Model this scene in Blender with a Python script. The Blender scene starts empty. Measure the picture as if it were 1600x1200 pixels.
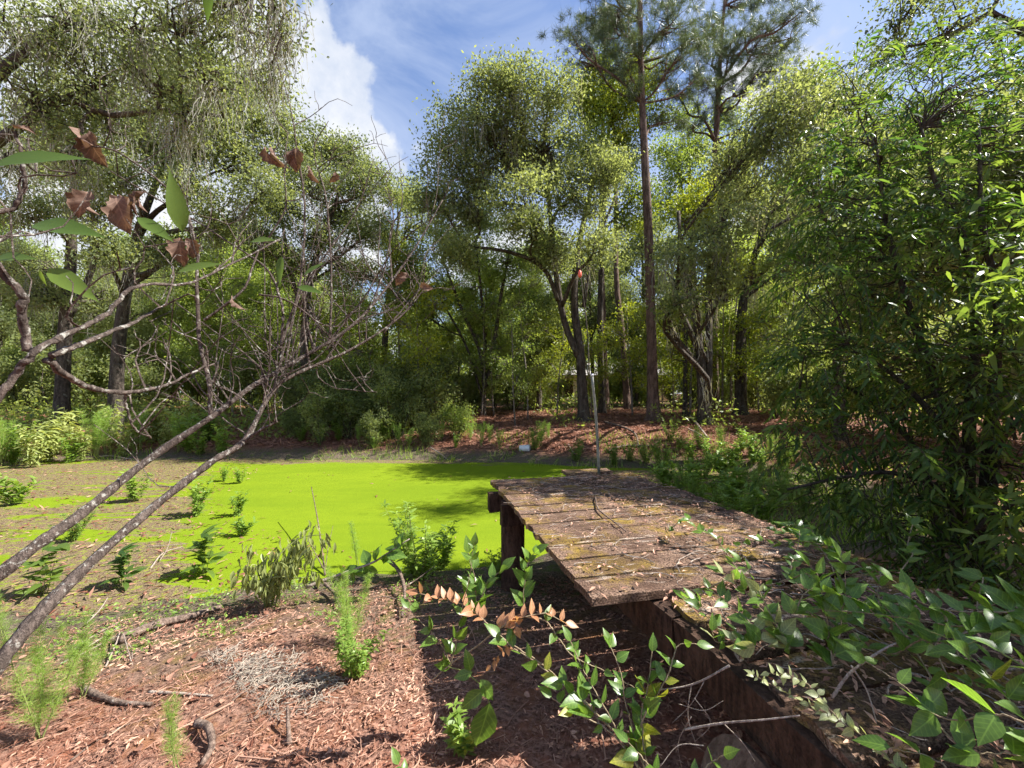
import bpy, math, random
import numpy as np
from mathutils import Vector, Matrix

# ------------------------------------------------------------------ camera, sky, sun, exposure
scn = bpy.context.scene
COL = scn.collection
CAM = np.array([0.0, 0.0, 1.6])
F, CX, CY, PITCH = 640.0, 800.0, 600.0, math.radians(1.2)
cd = bpy.data.cameras.new('camera')
cd.sensor_width = 36.0
cd.lens = F / 1600.0 * 36.0
cd.clip_start = 0.03
cd.clip_end = 2000
cam = bpy.data.objects.new('camera', cd)
cam.location = CAM
cam.rotation_euler = (math.radians(90) + PITCH, 0, 0)
COL.objects.link(cam)
scn.camera = cam

SUN_EL, SUN_AZ = math.radians(47), math.radians(3)     # azimuth measured from +X towards +Y
SUN_DIR = Vector((math.cos(SUN_EL) * math.cos(SUN_AZ), math.cos(SUN_EL) * math.sin(SUN_AZ), math.sin(SUN_EL)))
world = bpy.data.worlds.new('World')
scn.world = world
world.use_nodes = True
sun_data = bpy.data.lights.new('sun', 'SUN')
sun_data.energy = 5.0
sun_data.angle = math.radians(0.53)
sun_data.color = (1.0, 0.965, 0.91)
sun = bpy.data.objects.new('sun', sun_data)
sun.rotation_euler = SUN_DIR.to_track_quat('Z', 'Y').to_euler()
COL.objects.link(sun)
scn.view_settings.view_transform = 'Standard'
scn.view_settings.look = 'None'
scn.view_settings.gamma = 1.0
scn.view_settings.use_curve_mapping = False
scn.view_settings.exposure = 1.44
scn.render.engine = 'CYCLES'
scn.cycles.max_bounces = 6
scn.cycles.diffuse_bounces = 3
scn.cycles.glossy_bounces = 2
scn.cycles.transmission_bounces = 4
scn.cycles.transparent_max_bounces = 4
scn.cycles.caustics_reflective = False
scn.cycles.caustics_refractive = False
scn.cycles.use_adaptive_sampling = True
scn.cycles.adaptive_threshold = 0.02
scn.cycles.use_denoising = True
scn.cycles.denoising_prefilter = 'FAST'
scn.cycles.sample_clamp_indirect = 6.0


# ------------------------------------------------------------------ node helpers
class NT:
    def __init__(s, nt):
        s.t = nt
        s.t.nodes.clear()

    def n(s, typ, ins=None, **pr):
        nd = s.t.nodes.new(typ)
        for k, v in pr.items():
            setattr(nd, k, v)
        for k, v in (ins or {}).items():
            s.set(nd.inputs[k], v)
        return nd

    def set(s, sock, v):
        if isinstance(v, bpy.types.NodeSocket):
            s.t.links.new(v, sock)
        elif isinstance(v, bpy.types.Node):
            s.t.links.new(v.outputs[0], sock)
        else:
            if sock.type == 'RGBA' and len(v) == 3:
                v = (*v, 1)
            sock.default_value = v

    def math(s, op, a, b=0.0, clamp=False):
        m = s.n('ShaderNodeMath', operation=op, use_clamp=clamp)
        s.set(m.inputs[0], a)
        s.set(m.inputs[1], b)
        return m.outputs[0]

    def mix(s, f, a, b, typ='MIX'):
        m = s.n('ShaderNodeMix', data_type='RGBA', blend_type=typ)
        s.set(m.inputs[0], f)
        s.set(m.inputs[6], a)
        s.set(m.inputs[7], b)
        return m.outputs[2]

    def ss(s, v, a, b, lo=0.0, hi=1.0):
        m = s.n('ShaderNodeMapRange', interpolation_type='SMOOTHSTEP')
        s.set(m.inputs[0], v)
        m.inputs[1].default_value = a
        m.inputs[2].default_value = b
        m.inputs[3].default_value = lo
        m.inputs[4].default_value = hi
        return m.outputs[0]

    def noise(s, vec, scale, detail=4.0, rough=0.55, dist=0.0):
        n = s.n('ShaderNodeTexNoise', {'Scale': scale, 'Detail': detail, 'Roughness': rough, 'Distortion': dist})
        if vec is not None:
            s.set(n.inputs['Vector'], vec)
        return n.outputs[0]

    def scaled(s, vec, sc):
        m = s.n('ShaderNodeVectorMath', operation='MULTIPLY')
        s.set(m.inputs[0], vec)
        m.inputs[1].default_value = sc
        return m.outputs[0]

    def bump(s, h, strength, dist):
        return s.n('ShaderNodeBump', {'Strength': strength, 'Distance': dist, 'Height': h}).outputs[0]


# world: clear-day sky with cumulus and thin high cloud
w = NT(world.node_tree)
sky = w.n('ShaderNodeTexSky', sky_type='NISHITA', sun_disc=False)
sky.sun_elevation = SUN_EL
sky.sun_rotation = math.radians(90) - SUN_AZ
sky.air_density = 1.0
sky.dust_density = 0.6
sky.ozone_density = 1.6
tc = w.n('ShaderNodeTexCoord')
dirv = tc.outputs['Generated']
sep = w.n('ShaderNodeSeparateXYZ', {0: dirv})
zz = sep.outputs[2]
# scattered cumulus, denser towards the horizon
c1 = w.noise(w.scaled(dirv, (1, 1, 1.5)), 3.3, 9.0, 0.58, 0.3)
lowness = w.ss(zz, 0.1, 0.72, 0.13, -0.05)
puffs = w.ss(w.math('ADD', c1, lowness), 0.56, 0.66)
# one big cumulus tower in the west
cdir = Vector((-0.70, 1.0, 0.55)).normalized()
dp = w.n('ShaderNodeVectorMath', {1: tuple(cdir)}, operation='DOT_PRODUCT')
w.set(dp.inputs[0], dirv)
ang = w.math('ARCCOSINE', dp.outputs['Value'])
bil = w.noise(dirv, 7.5, 8.0, 0.56, 0.1)
edge = w.math('ADD', ang, w.math('MULTIPLY', w.math('SUBTRACT', bil, 0.5), -0.34))
tower = w.ss(edge, 0.325, 0.29)
cirrus = w.math('MULTIPLY', w.ss(w.noise(w.scaled(dirv, (1.0, 1.7, 1.6)), 2.3, 6.0, 0.6, 0.9), 0.30, 0.66), 0.72)
shade = w.ss(w.noise(dirv, 5.5, 8.0, 0.6), 0.30, 0.62)
cloud_col = w.mix(shade, (3.4, 3.85, 4.7), (5.4, 5.45, 5.6))
sk = w.mix(0.5, sky.outputs[0], w.mix(1.0, sky.outputs[0], (0.85, 1.0, 1.35), 'MULTIPLY'))
sk = w.mix(cirrus, sk, (3.2, 3.8, 5.1))
sk = w.mix(puffs, sk, cloud_col)
sk = w.mix(tower, sk, cloud_col)
bg = w.n('ShaderNodeBackground', {'Color': sk, 'Strength': 0.072})
w.n('ShaderNodeOutputWorld', {'Surface': bg})

# ------------------------------------------------------------------ geometry helpers
rng = np.random.default_rng(7)
random.seed(7)
_c, _s = math.cos(PITCH), math.sin(PITCH)


def at(px, py, Y):
    """world point seen at photo pixel (px, py) at distance Y ahead of the camera"""
    dx, dy = (px - CX) / F, -(py - CY) / F
    d = np.array([dx, _c - _s * dy, _s + _c * dy])
    return CAM + d * (Y / d[1])


def lattice(ix, iy, seed):
    v = np.sin(ix * 127.1 + iy * 311.7 + seed * 74.7) * 43758.5453
    return v - np.floor(v)


def vnoise(x, y, seed=0):
    x = np.asarray(x, float)
    y = np.asarray(y, float)
    ix, iy = np.floor(x), np.floor(y)
    fx, fy = x - ix, y - iy
    fx, fy = fx * fx * (3 - 2 * fx), fy * fy * (3 - 2 * fy)
    a = lattice(ix, iy, seed) * (1 - fx) + lattice(ix + 1, iy, seed) * fx
    b = lattice(ix, iy + 1, seed) * (1 - fx) + lattice(ix + 1, iy + 1, seed) * fx
    return a * (1 - fy) + b * fy - 0.5


def fbm(x, y, seed=0, o=4):
    r, a = 0, 1.0
    for i in range(o):
        r = r + a * vnoise(x * 2 ** i, y * 2 ** i, seed + i)
        a *= 0.5
    return r


def sstep(a, b, v):
    t = np.clip((v - a) / (b - a), 0, 1)
    return t * t * (3 - 2 * t)


WATER = -0.5
POND = np.array([(-19, 4.6), (-12, 4.0), (-6.5, 3.7), (-4, 3.85), (-2.4, 4.5), (-1.3, 4.75), (0.3, 5.0), (2.4, 5.9),
                 (4.4, 6.2), (6.2, 7.4), (7.0, 9.2), (6.2, 10.9), (3.2, 11.5), (0.8, 12.0), (-2, 12.9), (-7, 13.2),
                 (-11, 12.9), (-15, 12.3), (-20, 11), (-22, 7.5)], float)


def pond_sd(x, y):
    """signed distance to the shoreline, negative inside the pond"""
    x = np.asarray(x, float)
    y = np.asarray(y, float)
    d = np.full(x.shape, 1e9)
    ins = np.zeros(x.shape, bool)
    n = len(POND)
    for i in range(n):
        a, b = POND[i], POND[(i + 1) % n]
        ex, ey = b - a
        t = np.clip(((x - a[0]) * ex + (y - a[1]) * ey) / (ex * ex + ey * ey), 0, 1)
        d = np.minimum(d, np.hypot(x - a[0] - t * ex, y - a[1] - t * ey))
        cond = (a[1] > y) != (b[1] > y)
        ins ^= cond & (x < (b[0] - a[0]) * (y - a[1]) / (b[1] - a[1] + 1e-12) + a[0])
    return np.where(ins, -d, d)


def height(x, y):
    x = np.asarray(x, float)
    y = np.asarray(y, float)
    sd = pond_sd(x, y) + 0.5 * fbm(x * 0.7, y * 0.7, 3, 3)
    far = sstep(6.5, 11, y + 0.25 * np.maximum(x - 3, 0) * 0.0)
    slope = 0.15 + 0.10 * far
    top = 0.5 + 0.80 * far
    up = top * (1 - np.exp(-np.maximum(sd, 0) * slope / top * 1.25))
    mud = sstep(0.0, -2.5, x + 0.73 * y - 0.2)          # shallow muddy west end
    down = -np.minimum(0.35, np.maximum(-sd, 0) * 0.22) * (1 - mud) - mud * np.minimum(0.03, np.maximum(-sd, 0) * 0.1)
    h = WATER + np.where(sd > 0, up, down) + 0.02 * sstep(0.3, -0.3, np.abs(sd) - 0.2)
    h = h + 0.05 * fbm(x * 1.3, y * 1.3, 9, 4) * (1 - 0.65 * mud * (sd < 0)) + 0.3 * fbm(x * 0.12, y * 0.12, 21, 2) * sstep(20, 45, y)
    return h


def hz(x, y):
    return float(height(np.array([x]), np.array([y]))[0])


def gp(px, py):
    """world point where the sight line through a photo pixel meets the ground or the pond"""
    p1 = at(px, py, 1.0)
    d = p1 - CAM
    ts = np.concatenate([np.arange(0.6, 8, 0.02), np.arange(8, 60, 0.08)])
    P = CAM + ts[:, None] * d
    g = np.maximum(height(P[:, 0], P[:, 1]), WATER)
    k = np.argmax(P[:, 2] < g)
    if not (P[:, 2] < g).any():
        k = len(ts) - 1
    q = P[k].copy()
    q[2] = g[k]
    return q


class MB:
    def __init__(s):
        s.v, s.f, s.a, s.k = [], [], [], 0

    def add(s, v, f, var=0.5):
        v = np.asarray(v, float).reshape(-1, 3)
        s.v.append(v)
        for ff in (f if isinstance(f, list) else [f]):
            s.f.append(np.asarray(ff, int) + s.k)
        s.a.append(np.broadcast_to(np.asarray(var, float), (len(v),)))
        s.k += len(v)
        return s

    def mesh(s, name, mat, origin=(0, 0, 0), smooth=False):
        V = np.concatenate(s.v) - np.asarray(origin)
        me = bpy.data.meshes.new(name)
        me.vertices.add(len(V))
        me.vertices.foreach_set('co', V.astype(np.float32).ravel())
        tot = np.concatenate([np.full(len(f), f.shape[1]) for f in s.f])
        loops = np.concatenate([f.ravel() for f in s.f])
        me.loops.add(len(loops))
        me.loops.foreach_set('vertex_index', loops.astype(np.int32))
        me.polygons.add(len(tot))
        st = np.concatenate([[0], np.cumsum(tot)[:-1]])
        me.polygons.foreach_set('loop_start', st.astype(np.int32))
        me.polygons.foreach_set('use_smooth', np.full(len(tot), smooth))
        at_ = me.attributes.new('var', 'FLOAT', 'POINT')
        at_.data.foreach_set('value', np.concatenate(s.a).astype(np.float32))
        me.update(calc_edges=True)
        if mat:
            me.materials.append(mat)
        return me


def wl(o):
    v = np.zeros(3)
    while o is not None:
        v += np.array(o.location)
        o = o.parent
    return v


def link(name, me, parent=None):
    o = bpy.data.objects.new(name, me)
    COL.objects.link(o)
    o.parent = parent
    return o


def obj(name, mb, mat, parent=None, smooth=False):
    """one mesh object; its vertices are world coordinates"""
    return link(name, mb.mesh(name, mat, wl(parent) if parent else (0, 0, 0), smooth), parent)


def tag(o, label, cat, group=None):
    o['label'] = label
    o['category'] = cat
    if group:
        o['group'] = group
    return o


def thing(name, label, cat, loc, group=None):
    o = bpy.data.objects.new(name, None)
    COL.objects.link(o)
    o.location = tuple(float(c) for c in loc)
    o.empty_display_size = 0.1
    return tag(o, label, cat, group)


def struct(o):
    o['kind'] = 'structure'
    return o


def stuff(o):
    o['kind'] = 'stuff'
    return o


def copy_thing(root, loc, rz=0.0, sc=1.0, label=None, group=None):
    r = root.copy()
    COL.objects.link(r)
    r.location = tuple(float(c) for c in loc)
    r.rotation_euler = (0, 0, rz)
    r.scale = (sc, sc, sc) if np.isscalar(sc) else sc
    if label:
        r['label'] = label
    if group:
        r['group'] = group
    for ch in root.children:
        c = ch.copy()
        COL.objects.link(c)
        c.parent = r
    return r


def norm(v):
    v = np.asarray(v, float)
    return v / (np.linalg.norm(v, axis=-1, keepdims=True) + 1e-9)


def smooth_path(pts, n):
    P = np.asarray(pts, float)
    if len(P) == 2:
        t = np.linspace(0, 1, n)[:, None]
        return P[0] * (1 - t) + P[1] * t
    Q = np.vstack([2 * P[0] - P[1], P, 2 * P[-1] - P[-2]])
    u = np.linspace(0, len(P) - 1, n)
    i = np.minimum(u.astype(int), len(P) - 2)
    t = (u - i)[:, None]
    p0, p1, p2, p3 = Q[i], Q[i + 1], Q[i + 2], Q[i + 3]
    return 0.5 * (2 * p1 + (p2 - p0) * t + (2 * p0 - 5 * p1 + 4 * p2 - p3) * t ** 2 + (3 * p1 - p0 - 3 * p2 + p3) * t ** 3)


def tube(mb, pts, rad, sides=6, rough=0.0, var=0.5, cap=True):
    P = np.asarray(pts, float)
    n = len(P)
    R = np.broadcast_to(np.asarray(rad, float), (n,))
    T = norm(np.gradient(P, axis=0))
    ref = np.array([0, 0, 1.0]) if abs(norm(P[-1] - P[0])[2]) < 0.8 else np.array([1.0, 0.2, 0])
    A = norm(np.cross(T, ref))
    B = np.cross(T, A)
    th = np.arange(sides) / sides * 2 * np.pi
    rr = R[:, None] * np.ones(sides)
    if rough:
        rr = rr * (1 + rough * (rng.random((n, sides)) - 0.5) + rough * 0.7 * np.sin(th * 3 + rng.random() * 6)[None, :])
    V = P[:, None, :] + rr[..., None] * (np.cos(th)[None, :, None] * A[:, None, :] + np.sin(th)[None, :, None] * B[:, None, :])
    V = V.reshape(-1, 3)
    i = np.arange(n - 1)[:, None] * sides
    j = np.arange(sides)[None, :]
    j2 = (j + 1) % sides
    Q = np.stack([i + j, i + j2, i + sides + j2, i + sides + j], -1).reshape(-1, 4)
    fs = [Q]
    if cap:
        fs += [np.arange(sides)[::-1].reshape(1, -1), ((n - 1) * sides + np.arange(sides)).reshape(1, -1)]
    mb.add(V, fs, var)


# leaf templates: x along the leaf, z the face normal, unit length
DIAMOND_V = np.array([(0, 0, 0), (0.45, -0.24, 0.05), (1, 0, -0.06), (0.45, 0.24, 0.05)])
DIAMOND_F = np.array([(0, 1, 2, 3)])
LANCE_V = np.array([(0, 0, 0), (0.28, -0.11, 0.03), (0.28, 0.11, 0.03), (0.66, -0.085, 0.0), (0.66, 0.085, 0.0), (1, 0, -0.12)])
LANCE_F = [np.array([(0, 1, 2), (3, 5, 4)]), np.array([(1, 3, 4, 2)])]
NEEDLE_V = np.array([(0, -0.022, 0), (0, 0.022, 0), (1, 0, -0.08)])
NEEDLE_F = np.array([(0, 1, 2)])


def leaves(mb, tv, tf, pos, d, nrm, size, var, width=1.0):
    pos = np.asarray(pos)
    n = len(pos)
    d = norm(d)
    y = norm(np.cross(nrm, d))
    z = np.cross(d, y)
    size = np.broadcast_to(np.asarray(size, float), (n,))[:, None, None]
    V = pos[:, None, :] + size * (tv[None, :, 0:1] * d[:, None, :] + width * tv[None, :, 1:2] * y[:, None, :] + tv[None, :, 2:3] * z[:, None, :])
    k = len(tv)
    off = (np.arange(n) * k)[:, None, None]
    fs = [(f[None] + off).reshape(-1, f.shape[1]) for f in (tf if isinstance(tf, list) else [tf])]
    mb.add(V.reshape(-1, 3), fs, np.repeat(np.broadcast_to(np.asarray(var, float), (n,)), k))


def rand_unit(n):
    return norm(rng.normal(size=(n, 3)))


_ONES = ['', 'first', 'second', 'third', 'fourth', 'fifth', 'sixth', 'seventh', 'eighth', 'ninth', 'tenth', 'eleventh', 'twelfth', 'thirteenth',
         'fourteenth', 'fifteenth', 'sixteenth', 'seventeenth', 'eighteenth', 'nineteenth']
_TENS = {2: ('twentieth', 'twenty'), 3: ('thirtieth', 'thirty'), 4: ('fortieth', 'forty'), 5: ('fiftieth', 'fifty'), 6: ('sixtieth', 'sixty'),
         7: ('seventieth', 'seventy'), 8: ('eightieth', 'eighty'), 9: ('ninetieth', 'ninety')}


def ordinal(n):
    if n < 20:
        return _ONES[n]
    return _TENS[n // 10][0] if n % 10 == 0 else _TENS[n // 10][1] + '-' + _ONES[n % 10]


ORD = [ordinal(k) for k in range(1, 100)]


def screen_x(p):
    return p[0] / max(p[1], 0.1)


# ------------------------------------------------------------------ materials
def leaf_mat(name, c_dark, c_light, trans=0.38, tcol=1.9, rough=0.42, spec=0.45, veins=False):
    m = bpy.data.materials.new(name)
    m.use_nodes = True
    t = NT(m.node_tree)
    a = t.n('ShaderNodeAttribute', attribute_name='var')
    oi = t.n('ShaderNodeObjectInfo')
    f = t.math('ADD', a.outputs['Fac'], t.math('MULTIPLY', t.math('SUBTRACT', oi.outputs['Random'], 0.5), 0.45), clamp=True)
    col = t.mix(f, c_dark, c_light)
    if veins:                   # local axes of a single leaf: x along the midrib, y across
        tc = t.n('ShaderNodeTexCoord')
        sp = t.n('ShaderNodeSeparateXYZ', {0: tc.outputs['Object']})
        ay = t.math('ABSOLUTE', sp.outputs[1])
        ph = t.math('MULTIPLY', t.math('SUBTRACT', sp.outputs[0], t.math('MULTIPLY', ay, 0.9)), 44.0)
        side = t.ss(t.math('SINE', ph), 0.72, 0.98)
        mid = t.ss(ay, 0.022, 0.008)
        v = t.math('MAXIMUM', t.math('MULTIPLY', side, 0.55), mid)
        blotch = t.ss(t.noise(tc.outputs['Object'], 5.0, 4, 0.6), 0.35, 0.7)
        col = t.mix(t.math('MULTIPLY', blotch, 0.35), col, tuple(k * 0.55 for k in c_dark))
        col = t.mix(t.math('MULTIPLY', v, 0.6), col, tuple(min(1, k * 1.5) for k in c_light))
    p = t.n('ShaderNodeBsdfPrincipled', {'Base Color': col, 'Roughness': rough, 'Specular IOR Level': spec})
    tr = t.n('ShaderNodeBsdfTranslucent', {'Color': t.mix(1.0, col, (1.12 * tcol, 1.05 * tcol, 0.58 * tcol), 'MULTIPLY')})
    mx = t.n('ShaderNodeMixShader', {0: trans, 1: p, 2: tr})
    t.n('ShaderNodeOutputMaterial', {'Surface': mx})
    return m


M = {}
M['oak'] = leaf_mat('oak_leaf', (0.082, 0.11, 0.045), (0.24, 0.28, 0.12), 0.48, 1.8, 0.5, 0.3)
M['yellowgreen'] = leaf_mat('sweetgum_leaf', (0.13, 0.19, 0.02), (0.27, 0.30, 0.03), 0.45)
M['bright'] = leaf_mat('young_leaf', (0.12, 0.175, 0.04), (0.27, 0.33, 0.085), 0.52)
M['understory'] = leaf_mat('understory_leaf', (0.09, 0.125, 0.045), (0.25, 0.29, 0.11), 0.48, 1.8, 0.5, 0.3)
M['willow'] = leaf_mat('willow_leaf', (0.045, 0.098, 0.02), (0.15, 0.215, 0.04), 0.46, 2.0, 0.42, 0.35)
M['pine'] = leaf_mat('pine_needle', (0.055, 0.085, 0.038), (0.13, 0.17, 0.075), 0.2)
M['moss'] = leaf_mat('spanish_moss', (0.26, 0.26, 0.225), (0.43, 0.42, 0.37), 0.4, 1.0, 0.8, 0.1)
M['weed'] = leaf_mat('weed_leaf', (0.12, 0.21, 0.035), (0.25, 0.35, 0.07), 0.4)
M['pale_weed'] = leaf_mat('pale_weed_leaf', (0.20, 0.25, 0.075), (0.40, 0.43, 0.155), 0.4)
M['fennel'] = leaf_mat('fennel_leaf', (0.16, 0.27, 0.05), (0.30, 0.42, 0.09), 0.4)
M['wilted'] = leaf_mat('wilted_leaf', (0.15, 0.18, 0.06), (0.30, 0.33, 0.12), 0.3)
M['vine_leaf'] = leaf_mat('vine_leaf', (0.07, 0.145, 0.025), (0.15, 0.25, 0.04), 0.4, 1.9, 0.33, 0.5, veins=True)
M['vine_yellow'] = leaf_mat('yellowed_leaf', (0.20, 0.27, 0.03), (0.36, 0.34, 0.04), 0.4, veins=True)
M['pale_vine'] = leaf_mat('pale_vine_leaf', (0.26, 0.30, 0.13), (0.40, 0.42, 0.20), 0.35, veins=True)
M['copper_leaf'] = leaf_mat('copper_leaf', (0.36, 0.15, 0.07), (0.55, 0.31, 0.165), 0.4, 1.2, veins=True)
M['dead_leaf'] = leaf_mat('dead_leaf', (0.115, 0.068, 0.05), (0.23, 0.15, 0.112), 0.2, 1.0, 0.7, 0.2, veins=True)
M['litter'] = leaf_mat('litter_leaf', (0.17, 0.068, 0.042), (0.60, 0.365, 0.255), 0.1, 1.0, 0.7, 0.2)
M['straw'] = leaf_mat('pine_straw', (0.18, 0.075, 0.045), (0.46, 0.25, 0.17), 0.1, 1.0, 0.7, 0.2)
M['grass'] = leaf_mat('grass_blade', (0.13, 0.22, 0.03), (0.28, 0.38, 0.06), 0.4)


def bark_mat(name, c1, c2, lichen=None, scale=1.0, lich_amt=0.58, bump=0.6):
    m = bpy.data.materials.new(name)
    m.use_nodes = True
    t = NT(m.node_tree)
    tc = t.n('ShaderNodeTexCoord')
    o = tc.outputs['Object']
    n1 = t.noise(t.scaled(o, (9 * scale, 9 * scale, 2.2 * scale)), 1.0, 6, 0.65)
    n2 = t.noise(o, 22 * scale, 4, 0.6)
    f = t.ss(t.math('ADD', t.math('MULTIPLY', n1, 0.7), t.math('MULTIPLY', n2, 0.3)), 0.36, 0.64)
    col = t.mix(f, c1, c2)
    if lichen:
        l = t.ss(t.noise(o, 5.0 * scale, 5, 0.65), lich_amt, lich_amt + 0.1)
        col = t.mix(l, col, lichen)
    p = t.n('ShaderNodeBsdfPrincipled', {'Base Color': col, 'Roughness': 0.9, 'Specular IOR Level': 0.15,
                                         'Normal': t.bump(f, bump, 0.03 / scale)})
    t.n('ShaderNodeOutputMaterial', {'Surface': p})
    return m


M['oak_bark'] = bark_mat('oak_bark', (0.03, 0.024, 0.019), (0.12, 0.098, 0.078), (0.16, 0.155, 0.125))
M['pine_bark'] = bark_mat('pine_bark', (0.055, 0.036, 0.028), (0.20, 0.135, 0.105))
M['twig_bark'] = bark_mat('twig_bark', (0.036, 0.027, 0.022), (0.14, 0.108, 0.09), (0.32, 0.305, 0.265), 9.0, 0.55, 0.9)
M['pale_twig'] = bark_mat('pale_twig', (0.18, 0.135, 0.105), (0.42, 0.35, 0.29), None, 8.0)
M['log_bark'] = bark_mat('log_bark', (0.06, 0.04, 0.032), (0.24, 0.17, 0.13), (0.34, 0.29, 0.24), 5.0)
M['willow_bark'] = bark_mat('willow_bark', (0.03, 0.024, 0.018), (0.10, 0.08, 0.06), None, 4.0)
M['vine_stem'] = bark_mat('vine_stem', (0.17, 0.125, 0.075), (0.34, 0.27, 0.17), None, 12.0, bump=0.2)
M['green_stem'] = bark_mat('green_stem', (0.14, 0.17, 0.05), (0.27, 0.29, 0.10), None, 12.0, bump=0.1)


def ground_material():
    m = bpy.data.materials.new('ground')
    m.use_nodes = True
    t = NT(m.node_tree)
    g = t.n('ShaderNodeNewGeometry')
    pos = g.outputs['Position']
    s = t.n('ShaderNodeSeparateXYZ', {0: pos})
    x, y, z = s.outputs
    fine = t.noise(pos, 38.0, 5, 0.7)
    mid = t.noise(pos, 6.0, 5, 0.65)
    big = t.noise(pos, 0.9, 4, 0.6)
    litter = t.mix(t.ss(fine, 0.34, 0.66), (0.10, 0.046, 0.032), (0.38, 0.21, 0.15))
    litter = t.mix(t.ss(mid, 0.42, 0.7), litter, (0.30, 0.115, 0.07))
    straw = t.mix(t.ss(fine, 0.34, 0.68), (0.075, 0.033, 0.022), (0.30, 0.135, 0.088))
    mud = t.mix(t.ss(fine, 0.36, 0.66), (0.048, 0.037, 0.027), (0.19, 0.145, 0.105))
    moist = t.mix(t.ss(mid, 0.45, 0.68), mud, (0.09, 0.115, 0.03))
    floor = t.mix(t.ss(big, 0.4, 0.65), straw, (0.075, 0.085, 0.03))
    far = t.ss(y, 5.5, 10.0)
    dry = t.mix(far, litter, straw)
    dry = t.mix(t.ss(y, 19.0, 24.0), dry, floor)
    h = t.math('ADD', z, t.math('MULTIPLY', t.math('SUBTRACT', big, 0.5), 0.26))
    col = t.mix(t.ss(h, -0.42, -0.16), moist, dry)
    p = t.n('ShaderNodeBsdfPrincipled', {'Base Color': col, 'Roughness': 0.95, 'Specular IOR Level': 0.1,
                                         'Normal': t.bump(t.math('ADD', fine, mid), 0.8, 0.03)})
    t.n('ShaderNodeOutputMaterial', {'Surface': p})
    return m


def pond_material():
    m = bpy.data.materials.new('duckweed_pond')
    m.use_nodes = True
    t = NT(m.node_tree)
    g = t.n('ShaderNodeNewGeometry')
    pos = g.outputs['Position']
    s = t.n('ShaderNodeSeparateXYZ', {0: pos})
    x, y, z = s.outputs
    fine = t.noise(pos, 60.0, 3, 0.7)
    vor = t.n('ShaderNodeTexVoronoi', {'Scale': 130.0})
    t.set(vor.inputs['Vector'], pos)
    big = t.noise(t.scaled(pos, (0.35, 1.0, 1.0)), 1.2, 5, 0.6, 0.6)
    weed = t.mix(t.ss(big, 0.3, 0.7), (0.155, 0.222, 0.010), (0.20, 0.268, 0.012))
    weed = t.mix(t.math('MULTIPLY', t.ss(fine, 0.45, 0.75), 0.35), weed, (0.12, 0.18, 0.012))
    weed = t.mix(t.math('MULTIPLY', t.ss(t.noise(t.scaled(pos, (0.5, 1.3, 1.0)), 3.2, 7, 0.7, 1.2), 0.54, 0.68), 0.35), weed, (0.13, 0.19, 0.012))
    weed = t.mix(t.ss(t.noise(pos, 16.0, 6, 0.8), 0.64, 0.70), weed, (0.085, 0.10, 0.02))
    weed = t.mix(t.math('MULTIPLY', t.ss(vor.outputs['Distance'], 0.35, 0.6), 0.5), weed, (0.09, 0.14, 0.01))
    brown = t.mix(t.ss(fine, 0.35, 0.66), (0.05, 0.037, 0.023), (0.25, 0.175, 0.11))
    brown = t.mix(t.ss(t.noise(pos, 14.0, 5, 0.7), 0.5, 0.62), brown, (0.20, 0.23, 0.03))
    # floating debris mat: west end and the far margin
    west = t.math('ADD', x, t.math('MULTIPLY', y, 0.73))
    wm = t.ss(west, 1.1, -0.9)
    fm = t.ss(y, 11.1, 12.6)
    em = t.math('MULTIPLY', t.ss(x, 1.6, 2.8), 1.0)
    am = t.math('MAXIMUM', t.math('MAXIMUM', wm, fm), em)
    patch = t.noise(t.scaled(pos, (0.26, 1.2, 1.0)), 1.3, 9, 0.7, 0.5)
    dm = t.ss(t.math('ADD', patch, t.math('MULTIPLY', am, 0.40)), 0.835, 0.875)
    col = t.mix(dm, weed, brown)
    p = t.n('ShaderNodeBsdfPrincipled', {'Base Color': col, 'Roughness': 0.9, 'Specular IOR Level': 0.04,
                                         'Normal': t.bump(t.math('ADD', vor.outputs['Distance'], t.math('MULTIPLY', fine, 1.5)), 0.5, 0.008)})
    t.n('ShaderNodeOutputMaterial', {'Surface': p})
    return m


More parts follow.
